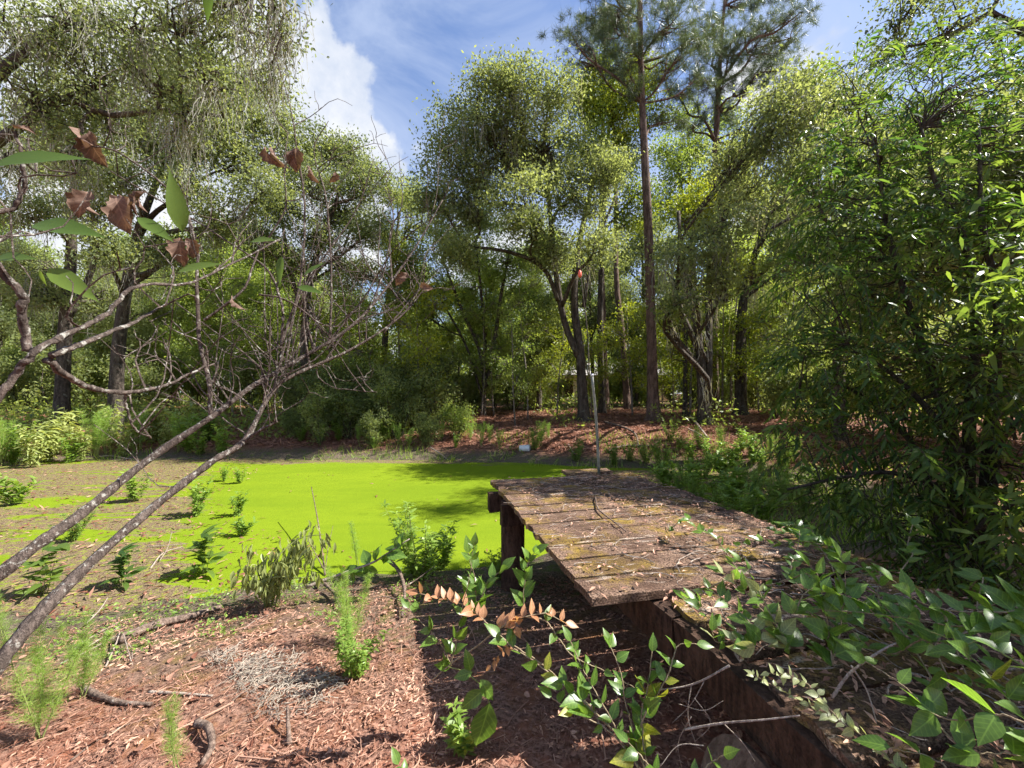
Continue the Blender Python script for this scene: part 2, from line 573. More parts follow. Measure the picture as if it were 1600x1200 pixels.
def plank_material():
    m = bpy.data.materials.new('weathered_plank')
    m.use_nodes = True
    t = NT(m.node_tree)
    tc = t.n('ShaderNodeTexCoord')
    o = tc.outputs['Object']
    oi = t.n('ShaderNodeObjectInfo')
    off = t.n('ShaderNodeVectorMath', operation='ADD')
    t.set(off.inputs[0], o)
    cmb = t.n('ShaderNodeCombineXYZ', {0: t.math('MULTIPLY', oi.outputs['Random'], 37.0), 1: t.math('MULTIPLY', oi.outputs['Random'], 91.0)})
    t.set(off.inputs[1], cmb)
    v = off.outputs[0]
    grain = t.noise(t.scaled(v, (3.0, 60.0, 60.0)), 1.0, 6, 0.65)
    fine = t.noise(v, 95.0, 4, 0.7)
    blot = t.noise(v, 5.0, 6, 0.7)
    wood = t.mix(t.ss(grain, 0.36, 0.66), (0.06, 0.034, 0.023), (0.22, 0.135, 0.095))
    crust = t.mix(t.ss(fine, 0.4, 0.62), (0.06, 0.037, 0.025), (0.36, 0.235, 0.165))
    col = t.mix(t.ss(blot, 0.38, 0.6), wood, crust)
    gm = t.math('MULTIPLY', t.ss(t.noise(v, 2.6, 6, 0.7), 0.46, 0.62), t.ss(fine, 0.36, 0.56))
    col = t.mix(gm, col, (0.27, 0.18, 0.03))
    rot = t.ss(t.noise(v, 1.7, 5, 0.65), 0.42, 0.62)
    col = t.mix(t.math('MULTIPLY', rot, 0.6), col, t.mix(t.ss(fine, 0.4, 0.65), (0.022, 0.012, 0.008), (0.10, 0.055, 0.036)))
    pale = t.math('MULTIPLY', t.ss(t.noise(t.scaled(v, (2.0, 9.0, 9.0)), 1.0, 7, 0.72), 0.57, 0.66), t.ss(fine, 0.36, 0.55))
    col = t.mix(pale, col, (0.50, 0.40, 0.32))
    p = t.n('ShaderNodeBsdfPrincipled', {'Base Color': col, 'Roughness': 0.92, 'Specular IOR Level': 0.15,
                                         'Normal': t.bump(t.math('ADD', grain, fine), 0.9, 0.012)})
    t.n('ShaderNodeOutputMaterial', {'Surface': p})
    return m


def plain(name, col, rough=0.6, metal=0.0, vary=0.25, scale=20.0):
    m = bpy.data.materials.new(name)
    m.use_nodes = True
    t = NT(m.node_tree)
    tc = t.n('ShaderNodeTexCoord')
    n = t.noise(tc.outputs['Object'], scale, 5, 0.65)
    c = t.mix(t.ss(n, 0.3, 0.7), tuple(k * (1 - vary) for k in col), tuple(min(1, k * (1 + vary)) for k in col))
    p = t.n('ShaderNodeBsdfPrincipled', {'Base Color': c, 'Roughness': rough, 'Metallic': metal, 'Normal': t.bump(n, 0.15, 0.01)})
    t.n('ShaderNodeOutputMaterial', {'Surface': p})
    return m


M['plank'] = plank_material()
M['beam'] = bark_mat('weathered_beam', (0.028, 0.016, 0.011), (0.095, 0.055, 0.038), None, 3.0)
M['post'] = bark_mat('dock_post', (0.032, 0.018, 0.012), (0.115, 0.065, 0.045), None, 3.0)
M['old_board'] = bark_mat('old_board', (0.075, 0.052, 0.038), (0.17, 0.122, 0.09), None, 4.0, bump=0.5)
M['pole'] = plain('grey_pipe', (0.21, 0.215, 0.175), 0.5, 0.15)
M['white'] = plain('white_plastic', (0.72, 0.74, 0.76), 0.4, 0.0, 0.1)
M['dark_inside'] = plain('bucket_inside', (0.32, 0.33, 0.34), 0.6)
M['red'] = plain('red_plastic', (0.65, 0.12, 0.07), 0.45)
M['fallen_moss'] = plain('fallen_moss', (0.30, 0.25, 0.195), 0.9)
M['nail'] = plain('rusty_nail', (0.09, 0.045, 0.03), 0.7, 0.4)
M['roof'] = plain('roof_shingle', (0.32, 0.29, 0.27), 0.8)
M['wall'] = plain('house_siding', (0.68, 0.62, 0.58), 0.8, 0, 0.08)
M['glass'] = plain('window_glass', (0.05, 0.06, 0.07), 0.1, 0, 0.1)

# ------------------------------------------------------------------ ground and pond
def axis(lo, hi, c, fine, n):
    # spacing grows away from c
    k = 3.4
    u = np.linspace(-1, 1, n)
    a = np.sinh(k * u) / np.sinh(k)
    return np.where(a < 0, c + a * (c - lo), c + a * (hi - c))


def build_ground():
    xs = axis(-170, 170, -1.0, 0.1, 300)
    ys = np.concatenate([np.linspace(-40, 0.4, 22)[:-1], 0.4 + (np.exp(np.linspace(0, 5.3, 300)) - 1) / (math.exp(5.3) - 1) * 230])
    X, Y = np.meshgrid(xs, ys)
    Z = height(X.ravel(), Y.ravel()).reshape(X.shape)
    V = np.stack([X, Y, Z], -1).reshape(-1, 3)
    nx, ny = len(xs), len(ys)
    i = np.arange(ny - 1)[:, None] * nx + np.arange(nx - 1)[None, :]
    Q = np.stack([i, i + 1, i + nx + 1, i + nx], -1).reshape(-1, 4)
    mb = MB().add(V, Q)
    struct(obj('ground', mb, ground_material(), smooth=True))
    # duckweed-covered pond: a sheet that the banks rise out of
    c = np.linspace(-24, 8.5, 160)
    r = np.linspace(2.6, 15, 90)
    X, Y = np.meshgrid(c, r)
    Z = WATER + 0.006 * fbm(X * 2.2, Y * 2.2, 31, 3)
    V = np.stack([X, Y, Z], -1).reshape(-1, 3)
    nx, ny = len(c), len(r)
    i = np.arange(ny - 1)[:, None] * nx + np.arange(nx - 1)[None, :]
    Q = np.stack([i, i + 1, i + nx + 1, i + nx], -1).reshape(-1, 4)
    keep = pond_sd(V[Q[:, 0], 0], V[Q[:, 0], 1]) < 1.3
    struct(obj('pond', MB().add(V, Q[keep]), pond_material(), smooth=True))


build_ground()

# ------------------------------------------------------------------ dock
P0 = np.array([0.39, 2.01])
DD = np.array([-0.228, 0.974])      # out over the pond
DR = np.array([0.974, 0.228])       # to the right
DECK = 0.6
dock = thing('dock', 'old mossy wooden dock with warped planks reaching out over the green pond', 'dock', (0.39, 2.01, 0))


def dk(s, t, z):
    p = P0 + DD * s + DR * t
    return np.array([p[0], p[1], z])


def board(name, s0, s1, t0, t1, ztop, thick, mat, n=26, m=4, rough=0.006, tilt=0.0, sag=0.0):
    """a plank running across the dock (along t) with chewed edges; object axes follow the plank"""
    t = np.linspace(t0, t1, n)
    e0 = s0 + rough * 1.6 * fbm(t * 5, t * 0 + s0 * 9, 5, 3) + 0.006
    e1 = s1 + rough * 1.6 * fbm(t * 5, t * 0 + s1 * 13, 8, 3) - 0.006
    V, top, bot = [], [], []
    U = np.linspace(0, 1, m)
    S = e0[:, None] * (1 - U) + e1[:, None] * U
    TT = np.repeat(t[:, None], m, 1)
    TT[0] += rough * 3 * (rng.random(m) - 0.5)
    TT[-1] += rough * 3 * (rng.random(m) - 0.5)
    Z = rough * 0.9 * fbm(TT * 4, S * 17, 4, 3) - rough * 0.5 * (np.abs(U - 0.5) > 0.4)[None, :] + tilt * (S - s0) + sag * (TT - t0)
    # object frame: x along t, y along s
    A = np.stack([TT - t0, S - s0, Z], -1).reshape(-1, 3)
    B = A.copy()
    B[:, 2] -= thick
    N = n * m
    i = np.arange(n - 1)[:, None] * m + np.arange(m - 1)[None, :]
    Q = np.stack([i, i + m, i + m + 1, i + 1], -1).reshape(-1, 4)
    QB = Q[:, ::-1] + N
    per = np.concatenate([np.arange(n) * m, (n - 1) * m + np.arange(1, m), (np.arange(n - 2, -1, -1)) * m + m - 1, np.arange(m - 2, 0, -1)])
    pn = np.roll(per, -1)
    QS = np.stack([pn, per, per + N, pn + N], -1)
    mb = MB().add(np.vstack([A, B]), [Q, QB, QS])
    me = mb.mesh(name, mat)
    o = link(name, me, dock)
    p = dk(s0, t0, ztop)
    o.matrix_local = Matrix.Translation(Vector(p) - Vector(dock.location)) @ Matrix((
        (DR[0], DD[0], 0, 0), (DR[1], DD[1], 0, 0), (0, 0, 1, 0), (0, 0, 0, 1)))
    return o


def build_dock():
    s = 0.0
    random.seed(3)
    i = 0
    while s < 2.74:
        w_ = random.uniform(0.215, 0.25)
        if s + w_ > 2.80:
            w_ = 2.80 - s
        gap = random.choice([0.003, 0.005, 0.008, 0.018])
        l0 = random.uniform(-0.012, 0.012)
        board('plank', s, s + w_ - gap, l0, 1.80 + random.uniform(-0.05, 0.04), DECK + random.uniform(-0.004, 0.004), 0.04, M['plank'],
              rough=random.uniform(0.005, 0.009), tilt=random.uniform(-0.012, 0.012))
        s += w_
        i += 1
    nb = MB()
    for o in [c for c in dock.children if c.name.startswith('plank')]:
        for t_ in (0.32, 1.55):
            for q in (0.06, 0.16):
                c = np.array(o.matrix_local.translation) + np.array(dock.location) + np.array([*(DR * (t_ - 0.0) + DD * (q + random.uniform(-.01, .01))), 0.003])
                tube(nb, [c, c + (0, 0, 0.004)], 0.006, 6)
    stuff(obj('nail_heads', nb, M['nail'], dock))
    board('plank', 2.81, 2.99, 0.95, 1.52, DECK + 0.03, 0.04, M['plank'], rough=0.016, tilt=0.06)   # lifted grey end board
    # rotten shore end: shorter planks that stop at the beam
    s = -0.02
    while s > -1.75:
        w_ = random.uniform(0.2, 0.25)
        board('plank', s - w_, s - random.uniform(0.012, 0.03), 0.375 + random.uniform(-0.03, 0.05), 1.86 + random.uniform(-0.1, 0.05),
              DECK - 0.025 + random.uniform(-0.012, 0.006), 0.035, M['plank'], rough=0.010, tilt=random.uniform(-0.05, 0.05))
        s -= w_

    def beam(name, a, b, wd, hh, mat, jag=0.012, n=14):
        a, b = np.asarray(a, float), np.asarray(b, float)
        mb = MB()
        ax = norm(b - a)
        side = norm(np.cross(ax, (0, 0, 1)))
        up = np.cross(side, ax)
        t = np.linspace(0, 1, n)
        P = a + t[:, None] * (b - a)
        prof = [(-.5, 0), (-.5, -.5), (-.5, -1), (0, -1), (.5, -1), (.5, -.5), (.5, 0), (0, 0)]
        V = np.stack([P + side * wd * q[0] + up * hh * q[1] for q in prof], 1)
        V += jag * (rng.random(V.shape) - 0.5)
        k = len(prof)
        i = np.arange(n - 1)[:, None] * k
        j = np.arange(k)[None, :]
        j2 = (j + 1) % k
        Q = np.stack([i + j, i + j2, i + k + j2, i + k + j], -1).reshape(-1, 4)
        mb.add(V.reshape(-1, 3), [Q, np.arange(k)[::-1].reshape(1, -1), ((n - 1) * k + np.arange(k)).reshape(1, -1)])
        return obj(name, mb, mat, dock)

    zb = DECK - 0.055
    beam('stringer', dk(-1.8, 0.36, zb), dk(-0.16, 0.38, zb), 0.09, 0.18, M['beam'])
    beam('stringer', dk(-0.14, 0.38, zb - 0.003), dk(2.75, 0.32, zb - 0.003), 0.09, 0.20, M['beam'])
    beam('stringer', dk(-1.8, 1.55, zb), dk(2.75, 1.55, zb), 0.09, 0.22, M['beam'])
    beam('cross_beam', dk(2.43, -0.085, zb - 0.004), dk(2.43, 1.75, zb - 0.004), 0.09, 0.20, M['beam'])
    beam('cross_beam', dk(2.10, -0.02, zb - 0.05), dk(2.10, 1.75, zb - 0.05), 0.09, 0.20, M['beam'])
    for (s_, t_, bz) in ((2.27, 0.14, -0.8), (2.27, 1.5, -0.9), (0.55, 1.5, -0.4), (-1.2, 1.45, -0.2)):
        mb = MB()
        z = np.linspace(bz, zb - 0.06, 9)
        P = np.array([dk(s_, t_, k) for k in z])
        tube(mb, P, 0.118 + 0.006 * rng.random(9), 14, 0.05)
        obj('post', mb, M['post'], dock, smooth=True)
    # broad board with a rounded end leaning under the beam
    a, b = dk(-0.52, 0.22, 0.275), dk(-1.75, 0.20, 0.275)
    ax = norm(b - a)
    side = norm(dk(0, 0.14, 0.15) - dk(0, 0.30, 0.40))
    up = np.cross(side, ax)
    if up[0] > 0:
        up = -up
    L = np.linalg.norm(b - a)
    wd = 0.24
    out = [(wd / 2 * math.cos(q) * -1, 0.11 - 0.11 * math.sin(q)) for q in np.linspace(0, math.pi, 9)]
    out = out + [(wd / 2, L), (-wd / 2, L)]
    top = np.array([a + side * q[0] + ax * q[1] for q in out])
    bot = top - up * 0.045
    k = len(out)
    j = np.arange(k)
    mb = MB().add(np.vstack([top, bot]), [j.reshape(1, -1), (j[::-1] + k).reshape(1, -1),
                                          np.stack([j, j + k, (j + 1) % k + k, (j + 1) % k], -1)])
    o = obj('brace_board', mb, M['old_board'], dock)
    o['label'] = 'pale board with rounded end propped under the beam'


build_dock()

# pole at the end of the dock
pb = at(936, 741, 5.02)
pole = thing('mooring_pole', 'thin grey metal pole standing upright at the far end of the dock', 'pole', (pb[0], pb[1], DECK))
mb = MB()
ptop = at(925, 588, 5.0)
tube(mb, smooth_path([pb + (0, 0, -0.02), (pb + ptop) / 2 + (0.012, 0, 0), ptop], 9), 0.018, 12)
obj('pipe', mb, M['pole'], pole, True)
mb = MB()
tube(mb, [ptop, ptop + (-0.002, 0, 0.03)], [0.021, 0.020], 12)
obj('cap', mb, M['white'], pole, True)
mb = MB()
wp = [at(921, 592, 4.98), at(918, 520, 4.98), at(911, 460, 4.98), at(905, 405, 4.98)]
tube(mb, smooth_path(wp, 14), np.linspace(0.008, 0.003, 14), 6)
obj('rod', mb, M['oak_bark'], pole, True)
mb = MB()
rp = at(906, 428, 4.97)
zz_ = np.linspace(-0.045, 0.045, 7)
tube(mb, np.array([rp + (0, 0, k) for k in zz_]), [0.010, 0.020, 0.023, 0.023, 0.022, 0.018, 0.008], 10)
obj('float', mb, M['red'], pole, True)

# white bucket on its side
bp = gp(820, 706)
bucket = thing('bucket', 'white plastic bucket lying on its side on the far bank', 'bucket', bp)
ax = norm(np.array([1.0, -0.25, 0.06]))
c0 = bp + np.array([0, 0, 0.085])
L = 0.34
mb = MB()
tube(mb, np.array([c0 + ax * L * k for k in (-0.5, -0.49, 0.3, 0.42, 0.5)]), [0.085, 0.098, 0.108, 0.112, 0.112], 18, cap=False)
mb.add(np.array([c0 - ax * L * 0.495 + 0.088 * (math.cos(q) * np.array([0, 0, 1]) + math.sin(q) * norm(np.cross(ax, (0, 0, 1)))) for q in np.arange(18) / 18 * 2 * math.pi]),
       np.arange(18).reshape(1, -1))
obj('shell', mb, M['white'], bucket, True)
mb = MB()
tube(mb, np.array([c0 + ax * L * k for k in (0.44, 0.465, 0.485, 0.51)]), [0.114, 0.122, 0.122, 0.114], 18, cap=False)
obj('rim', mb, M['white'], bucket, True)
mb = MB()
hp = [c0 + ax * L * 0.46 + 0.12 * norm(np.cross(ax, (0, 0, 1))), c0 + ax * (L * 0.46 + 0.1) + np.array([0, -0.05, -0.07]), c0 + ax * L * 0.46 - 0.12 * norm(np.cross(ax, (0, 0, 1)))]
tube(mb, smooth_path(hp, 10), 0.003, 5)
obj('handle', mb, M['pole'], bucket)

# ------------------------------------------------------------------ trees
def branch_path(a, b, n, bend=0.15, sag=0.0):
    L = np.linalg.norm(b - a)
    m1 = a * 0.67 + b * 0.33 + rng.normal(size=3) * L * bend * 0.5 + np.array([0, 0, sag * L])
    m2 = a * 0.33 + b * 0.67 + rng.normal(size=3) * L * bend * 0.5 + np.array([0, 0, sag * L * 0.8])
    return smooth_path([a, m1, m2, b], n)


def moss_strands(mb, tops, per, length, spread=0.14, wd=0.009):
    """hanging tufts of Spanish moss: thin drooping ribbons"""
    n = len(tops) * per
    p = np.repeat(np.asarray(tops), per, 0) + rng.normal(size=(n, 3)) * np.array([spread, spread, spread * 0.5])
    L = length * rng.uniform(0.3, 1.0, n)
    yaw = rng.uniform(0, np.pi, n)
    sd = np.stack([np.cos(yaw), np.sin(yaw), np.zeros(n)], -1)
    segs = 7
    V = []
    walk = np.zeros((n, 2))
    drift = rng.normal(size=(n, 2)) * 0.12
    for k in range(segs + 1):
        t = k / segs
        c = p.copy()
        c[:, 2] -= L * t
        walk = walk * 0.6 + rng.normal(size=(n, 2)) * 0.03
        c[:, :2] += drift * t * L[:, None] + walk
        wdt = wd * (1 - 0.75 * t)
        V.append(c - sd * wdt)
        V.append(c + sd * wdt)
    V = np.stack(V, 1)
    k = 2 * (segs + 1)
    off = (np.arange(n) * k)[:, None, None]
    q = np.array([(2 * i, 2 * i + 1, 2 * i + 3, 2 * i + 2) for i in range(segs)])
    mb.add(V.reshape(-1, 3), (q[None] + off).reshape(-1, 4), np.repeat(rng.random(n), k))


DENS = 1.5


def make_tree(name, label, cat, stems, blobs, leaf='oak', bark='oak_bark', group=None, twigs=26, per=95, size=0.125, spread=0.30,
              moss=0, moss_len=1.0, flare=True, kind='leaf', base=None, tone=0.0, limb_r=0.34, tmpl=None):
    """stems: list of trunk polylines [(point, radius), ...]; blobs: list of (centre, radius) that the crown fills"""
    b0 = np.asarray(stems[0][0][0] if base is None else base, float)
    root = thing(name, label, cat, b0, group)
    paths = []
    for si, st in enumerate(stems):
        P = np.array([p for p, r in st], float)
        R = np.array([r for p, r in st], float)
        n = 14
        path = smooth_path(P, n)
        rad = np.interp(np.linspace(0, len(R) - 1, n), np.arange(len(R)), R)
        mb = MB()
        if flare and si == 0:
            path = np.vstack([path[0] - (0, 0, 0.35), path[0] + (0, 0, 0.02), path[0] + (path[1] - path[0]) * 0.25, path[1:]])
            rad = np.concatenate([[R[0] * 1.9, R[0] * 1.55, R[0] * 1.15], rad[1:]])
        tube(mb, path, rad, 12, 0.10)
        obj('trunk', mb, M[bark], root, True)
        paths.append((path, rad))
    crown = MB()
    mossb = MB()
    moss_tops = []
    for c, r in blobs:
        c = np.asarray(c, float)
        # where the limb leaves a trunk
        best = None
        for path, rad in paths:
            hd = np.hypot(path[:, 0] - c[0], path[:, 1] - c[1])
            cost = np.abs(path[:, 2] - (c[2] - 0.55 * hd - 0.15 * r)) + 0.55 * hd
            cost[:2] += 3
            k = int(np.argmin(cost))
            if best is None or cost[k] < best[0]:
                best = (cost[k], path[k], rad[k])
        a = best[1]
        limb = MB()
        lp = branch_path(a, c, 10, 0.16, 0.05)
        L = np.linalg.norm(c - a)
        r0 = min(best[2] * 0.75, limb_r * 0.085 * (L + 2) ** 0.75)
        tube(limb, lp, np.linspace(r0, 0.025, 10), 7, 0.08)
        nt = max(8, int(1.5 * twigs * (r / 1.6) ** 1.7))
        d = rand_unit(nt)
        ends = c + d * (r * rng.uniform(0.35, 1.05, nt) ** 0.7)[:, None] * np.array([1, 1, 0.82])
        for e in ends:
            k = rng.integers(4, 10)
            tp = branch_path(lp[k], e, 5, 0.2, 0.03)
            tube(limb, tp, np.linspace(0.022, 0.006, 5) * (0.6 + 0.4 * min(2, r)), 4, cap=False)
            if kind == 'leaf':
                m = rng.poisson(per * DENS)
                q = rng.random(m)
                pts = e + rng.normal(size=(m, 3)) * spread * np.array([1, 1, 0.6])
                pts[: m // 4] = tp[rng.integers(2, 5, m // 4)] + rng.normal(size=(m // 4, 3)) * spread * 0.5
                nr = rng.normal(size=(m, 3)) * 0.75 + np.array([0, 0, 0.55])
                dd = rng.normal(size=(m, 3)) + np.array([0, 0, -0.35])
                leaves(crown, *(tmpl or (DIAMOND_V, DIAMOND_F)), pts, dd, nr, size * rng.uniform(0.6, 1.25, m), np.clip(tone + 0.5 + 0.22 * rng.normal() + 0.18 * rng.normal(size=m), 0, 1))
            else:
                for tpoint in (tp[-1], tp[-2], tp[-1] + rng.normal(size=3) * 0.22, tp[-1] + rng.normal(size=3) * 0.3):
                    m = 46
                    dd = rand_unit(m) + norm(tp[-1] - tp[-2]) * 0.55
                    nr = rand_unit(m)
                    leaves(crown, NEEDLE_V, NEEDLE_F, tpoint + rng.normal(size=(m, 3)) * 0.05, dd, nr, rng.uniform(0.2, 0.36, m),
                           np.clip(0.5 + 0.2 * rng.normal() + 0.15 * rng.normal(size=m), 0, 1), 1.0)
            if moss and rng.random() < moss:
                moss_tops.append(tp[rng.integers(2, 5)])
        if moss:
            for k in range(3):
                if rng.random() < moss * 1.5:
                    moss_tops.append(lp[rng.integers(3, 10)])
        obj('limb', limb, M[bark], root, True)
    o = obj('crown', crown, M[leaf], root)
    if moss_tops:
        moss_strands(mossb, moss_tops, 18, moss_len)
        stuff(obj('hanging_moss', mossb, M['moss'], root))
    return root


def st(*pts):
    """trunk polyline from photo pixels: (px, py, distance, radius)"""
    return [(at(p[0], p[1], p[2]), p[3]) for p in pts]


def on_ground(stem):
    p, r = stem[0]
    p = np.array([p[0], p[1], hz(p[0], p[1])])
    return [(p, r)] + stem[1:]


def bl(Y, items, jit=1.0):
    out = []
    for (px, py, r) in items:
        y = Y + rng.uniform(-jit, jit)
        out.append((at(px, py, y), r * y / F))
    return out


# --- trees that stand on the far bank
make_tree('oak_tree', 'large dark oak with forked black trunk on the far bank behind the pole', 'tree',
          [on_ground(st((912, 655, 17, 0.25), (909, 600, 17, 0.2), (905, 540, 17, 0.18), (897, 470, 17, 0.15), (905, 380, 16.8, 0.12), (935, 250, 16.6, 0.07))),
           st((908, 565, 17, 0.15), (885, 512, 16.9, 0.13), (872, 450, 16.7, 0.12), (862, 360, 16.5, 0.1), (850, 220, 16.4, 0.06)),
           st((872, 470, 16.7, 0.09), (850, 420, 16.3, 0.09), (800, 395, 16, 0.07), (735, 385, 15.6, 0.05)),
           st((912, 480, 17, 0.09), (925, 400, 17, 0.08), (965, 300, 17, 0.05))],
          bl(15.0, [(745, 190, 62), (700, 245, 50), (690, 310, 45), (800, 150, 55), (855, 140, 45), (780, 240, 70), (850, 235, 65), (735, 320, 50),
                    (820, 320, 62), (770, 130, 35), (900, 300, 55), (865, 390, 50), (715, 395, 36), (930, 380, 34), (945, 260, 45)], 1.3),
          twigs=34, per=88, moss=0.10, moss_len=1.3)
make_tree('sweetgum_tree', 'yellow-green sweetgum crown rising beside the tall pine trunk', 'tree',
          [on_ground(st((941, 640, 19.5, 0.16), (938, 480, 19.5, 0.14), (945, 300, 19.5, 0.1), (955, 150, 19.5, 0.05)))],
          bl(18.6, [(960, 120, 48), (915, 160, 48), (1005, 125, 32), (960, 180, 50), (910, 225, 45), (1000, 300, 32), (970, 250, 42), (985, 345, 30), (1010, 180, 28)], 1.0),
          leaf='yellowgreen', twigs=34, per=80, tone=0.05)
make_tree('pine_tree', 'tall pine with straight brown trunk and dark needled crown on the far bank', 'tree',
          [on_ground(st((1022, 656, 16.6, 0.26), (1019, 560, 16.6, 0.20), (1015, 400, 16.6, 0.18), (1008, 250, 16.6, 0.15), (1002, 120, 16.6, 0.12), (1000, -20, 16.6, 0.1), (1000, -110, 16.6, 0.05)))],
          bl(16.6, [(905, 95, 34), (945, 60, 42), (990, 75, 40), (1045, 40, 46), (965, 15, 45), (1065, 90, 36), (1010, -30, 55), (1080, 130, 30), (930, 25, 36), (1050, 190, 24),
                    (1000, -90, 50), (920, -40, 40), (1090, -30, 45), (985, 120, 30), (1040, 120, 30), (890, 50, 26), (960, 100, 30), (1090, 60, 34)], 1.6), leaf='pine', bark='pine_bark', kind='needle', twigs=26, limb_r=0.2)
make_tree('pine_tree', 'second tall pine with wispy upswept crown right of the straight-trunked pine', 'tree',
          [on_ground(st((1117, 640, 20.5, 0.22), (1114, 450, 20.5, 0.19), (1118, 250, 20.5, 0.15), (1125, 100, 20.5, 0.1), (1135, -30, 20.5, 0.05)))],
          bl(20, [(1100, 120, 30), (1150, 70, 36), (1200, 45, 36), (1235, 60, 30), (1175, 120, 32), (1110, 40, 32), (1160, 10, 32), (1215, 110, 26), (1085, 190, 24), (1250, 20, 24), (1140, 170, 26), (1120, 80, 30), (1190, 85, 30), (1130, 130, 28), (1205, 160, 24), (1165, 200, 22), (1180, -20, 30), (1230, -20, 28), (1060, 140, 22)], 1.8),
          leaf='pine', bark='pine_bark', kind='needle', twigs=26, limb_r=0.26)
make_tree('pine_tree', 'slim bare-trunked pine just right of the big forked oak', 'tree',
          [on_ground(st((946, 630, 23, 0.2), (942, 500, 23, 0.17), (939, 380, 23, 0.15), (942, 180, 23, 0.1), (945, 60, 23, 0.04)))],
          bl(23, [(940, 90, 28), (920, 160, 25), (965, 150, 25), (945, 40, 25)], 0.8), leaf='pine', bark='pine_bark', kind='needle', limb_r=0.15)
make_tree('pine_tree', 'slender leaning pine trunk between the forked oak and the tall pine', 'tree',
          [on_ground(st((980, 628, 22, 0.18), (972, 520, 22, 0.16), (963, 440, 22, 0.14), (962, 300, 22, 0.1), (965, 200, 22, 0.04)))],
          bl(22, [(960, 220, 25), (985, 250, 22), (945, 270, 22), (968, 180, 22)], 0.8), leaf='pine', bark='pine_bark', kind='needle', limb_r=0.15)
make_tree('oak_tree', 'mossy oak with paired dark trunks right of the tall pine', 'tree',
          [on_ground(st((1101, 664, 15.8, 0.24), (1095, 570, 15.8, 0.17), (1086, 490, 15.8, 0.13), (1068, 430, 15.8, 0.11), (1060, 330, 15.8, 0.06))),
           on_ground(st((1107, 660, 15.9, 0.16), (1107, 560, 15.9, 0.14), (1112, 400, 15.9, 0.12), (1150, 290, 15.9, 0.09), (1185, 220, 15.9, 0.05)))],
          bl(12.0, [(1060, 400, 38), (1100, 400, 42), (1140, 350, 46), (1180, 290, 50), (1210, 215, 50), (1150, 250, 42), (1240, 170, 42), (1060, 470, 30), (1135, 440, 34), (1270, 130, 38), (1200, 150, 38)], 1.6),
          twigs=40, per=56, moss=0.14, moss_len=1.2)
make_tree('sweetgum_tree', 'small yellow-green tree in front of the paired oak trunks', 'tree',
          [on_ground(st((1070, 640, 17.6, 0.1), (1072, 500, 17.6, 0.08), (1080, 380, 17.4, 0.06), (1095, 300, 17.4, 0.03)))],
          bl(17.2, [(1090, 310, 34), (1130, 310, 30), (1160, 300, 28), (1060, 330, 26), (1100, 350, 30), (1150, 420, 28)], 0.8), leaf='yellowgreen', twigs=32, per=70)
make_tree('oak_tree', 'thick-trunked oak at the right end of the far bank', 'tree',
          [on_ground(st((1157, 640, 18, 0.25), (1158, 560, 18, 0.22), (1160, 480, 18, 0.18), (1185, 380, 18, 0.12), (1230, 260, 18, 0.07)))],
          bl(17.6, [(1180, 440, 44), (1235, 390, 48), (1215, 320, 50), (1270, 290, 50), (1260, 220, 46), (1300, 180, 45), (1190, 500, 34), (1290, 400, 50), (1330, 300, 55)], 1.5),
          twigs=32, per=60, moss=0.22, moss_len=1.5)
make_tree('oak_tree', 'leafy oak filling the canopy above and behind the willow', 'tree',
          [on_ground(st((1310, 640, 11.8, 0.16), (1312, 520, 11.8, 0.14), (1316, 380, 11.8, 0.1), (1325, 220, 11.8, 0.05)))],
          bl(11.8, [(1290, 160, 40), (1330, 150, 42), (1310, 230, 48), (1370, 200, 48), (1350, 280, 48), (1290, 320, 42), (1250, 260, 36), (1400, 280, 46), (1330, 380, 46), (1260, 400, 36), (1430, 200, 44)], 1.2),
          twigs=52, per=56, size=0.1, spread=0.24, tone=0.08)
make_tree('oak_tree', 'tall pale green oak showing between the two pines', 'tree',
          [on_ground(st((1085, 628, 25, 0.22), (1085, 480, 25, 0.19), (1080, 330, 25, 0.14), (1075, 200, 25, 0.06)))],
          bl(24.5, [(1065, 190, 28), (1090, 230, 32), (1060, 270, 32), (1110, 290, 32), (1045, 320, 28), (1090, 350, 32), (1150, 240, 28), (1140, 180, 24), (1180, 300, 30), (1040, 240, 24)], 1.2),
          leaf='bright', twigs=30, per=64, size=0.16, spread=0.4)
make_tree('laurel_tree', 'many-stemmed tree with fanning thin trunks left of the forked oak', 'tree',
          [on_ground(st((756, 640, 19, 0.1), (753, 560, 19, 0.09), (720, 480, 19, 0.07), (690, 400, 19, 0.04))),
           st((756, 610, 19, 0.08), (758, 540, 19, 0.08), (750, 440, 19, 0.06), (742, 370, 19, 0.04)),
           st((758, 610, 19, 0.09), (772, 540, 18.9, 0.1), (783, 460, 18.8, 0.08), (797, 390, 18.7, 0.04)),
           st((753, 620, 19, 0.06), (728, 540, 19.2, 0.06), (690, 470, 19.4, 0.04))],
          bl(18.8, [(690, 450, 42), (735, 410, 44), (790, 410, 42), (650, 480, 40), (700, 380, 40), (760, 350, 40), (740, 480, 36), (810, 470, 36), (640, 420, 36)], 1.2),
          leaf='bright', twigs=30, per=74, tone=-0.15)
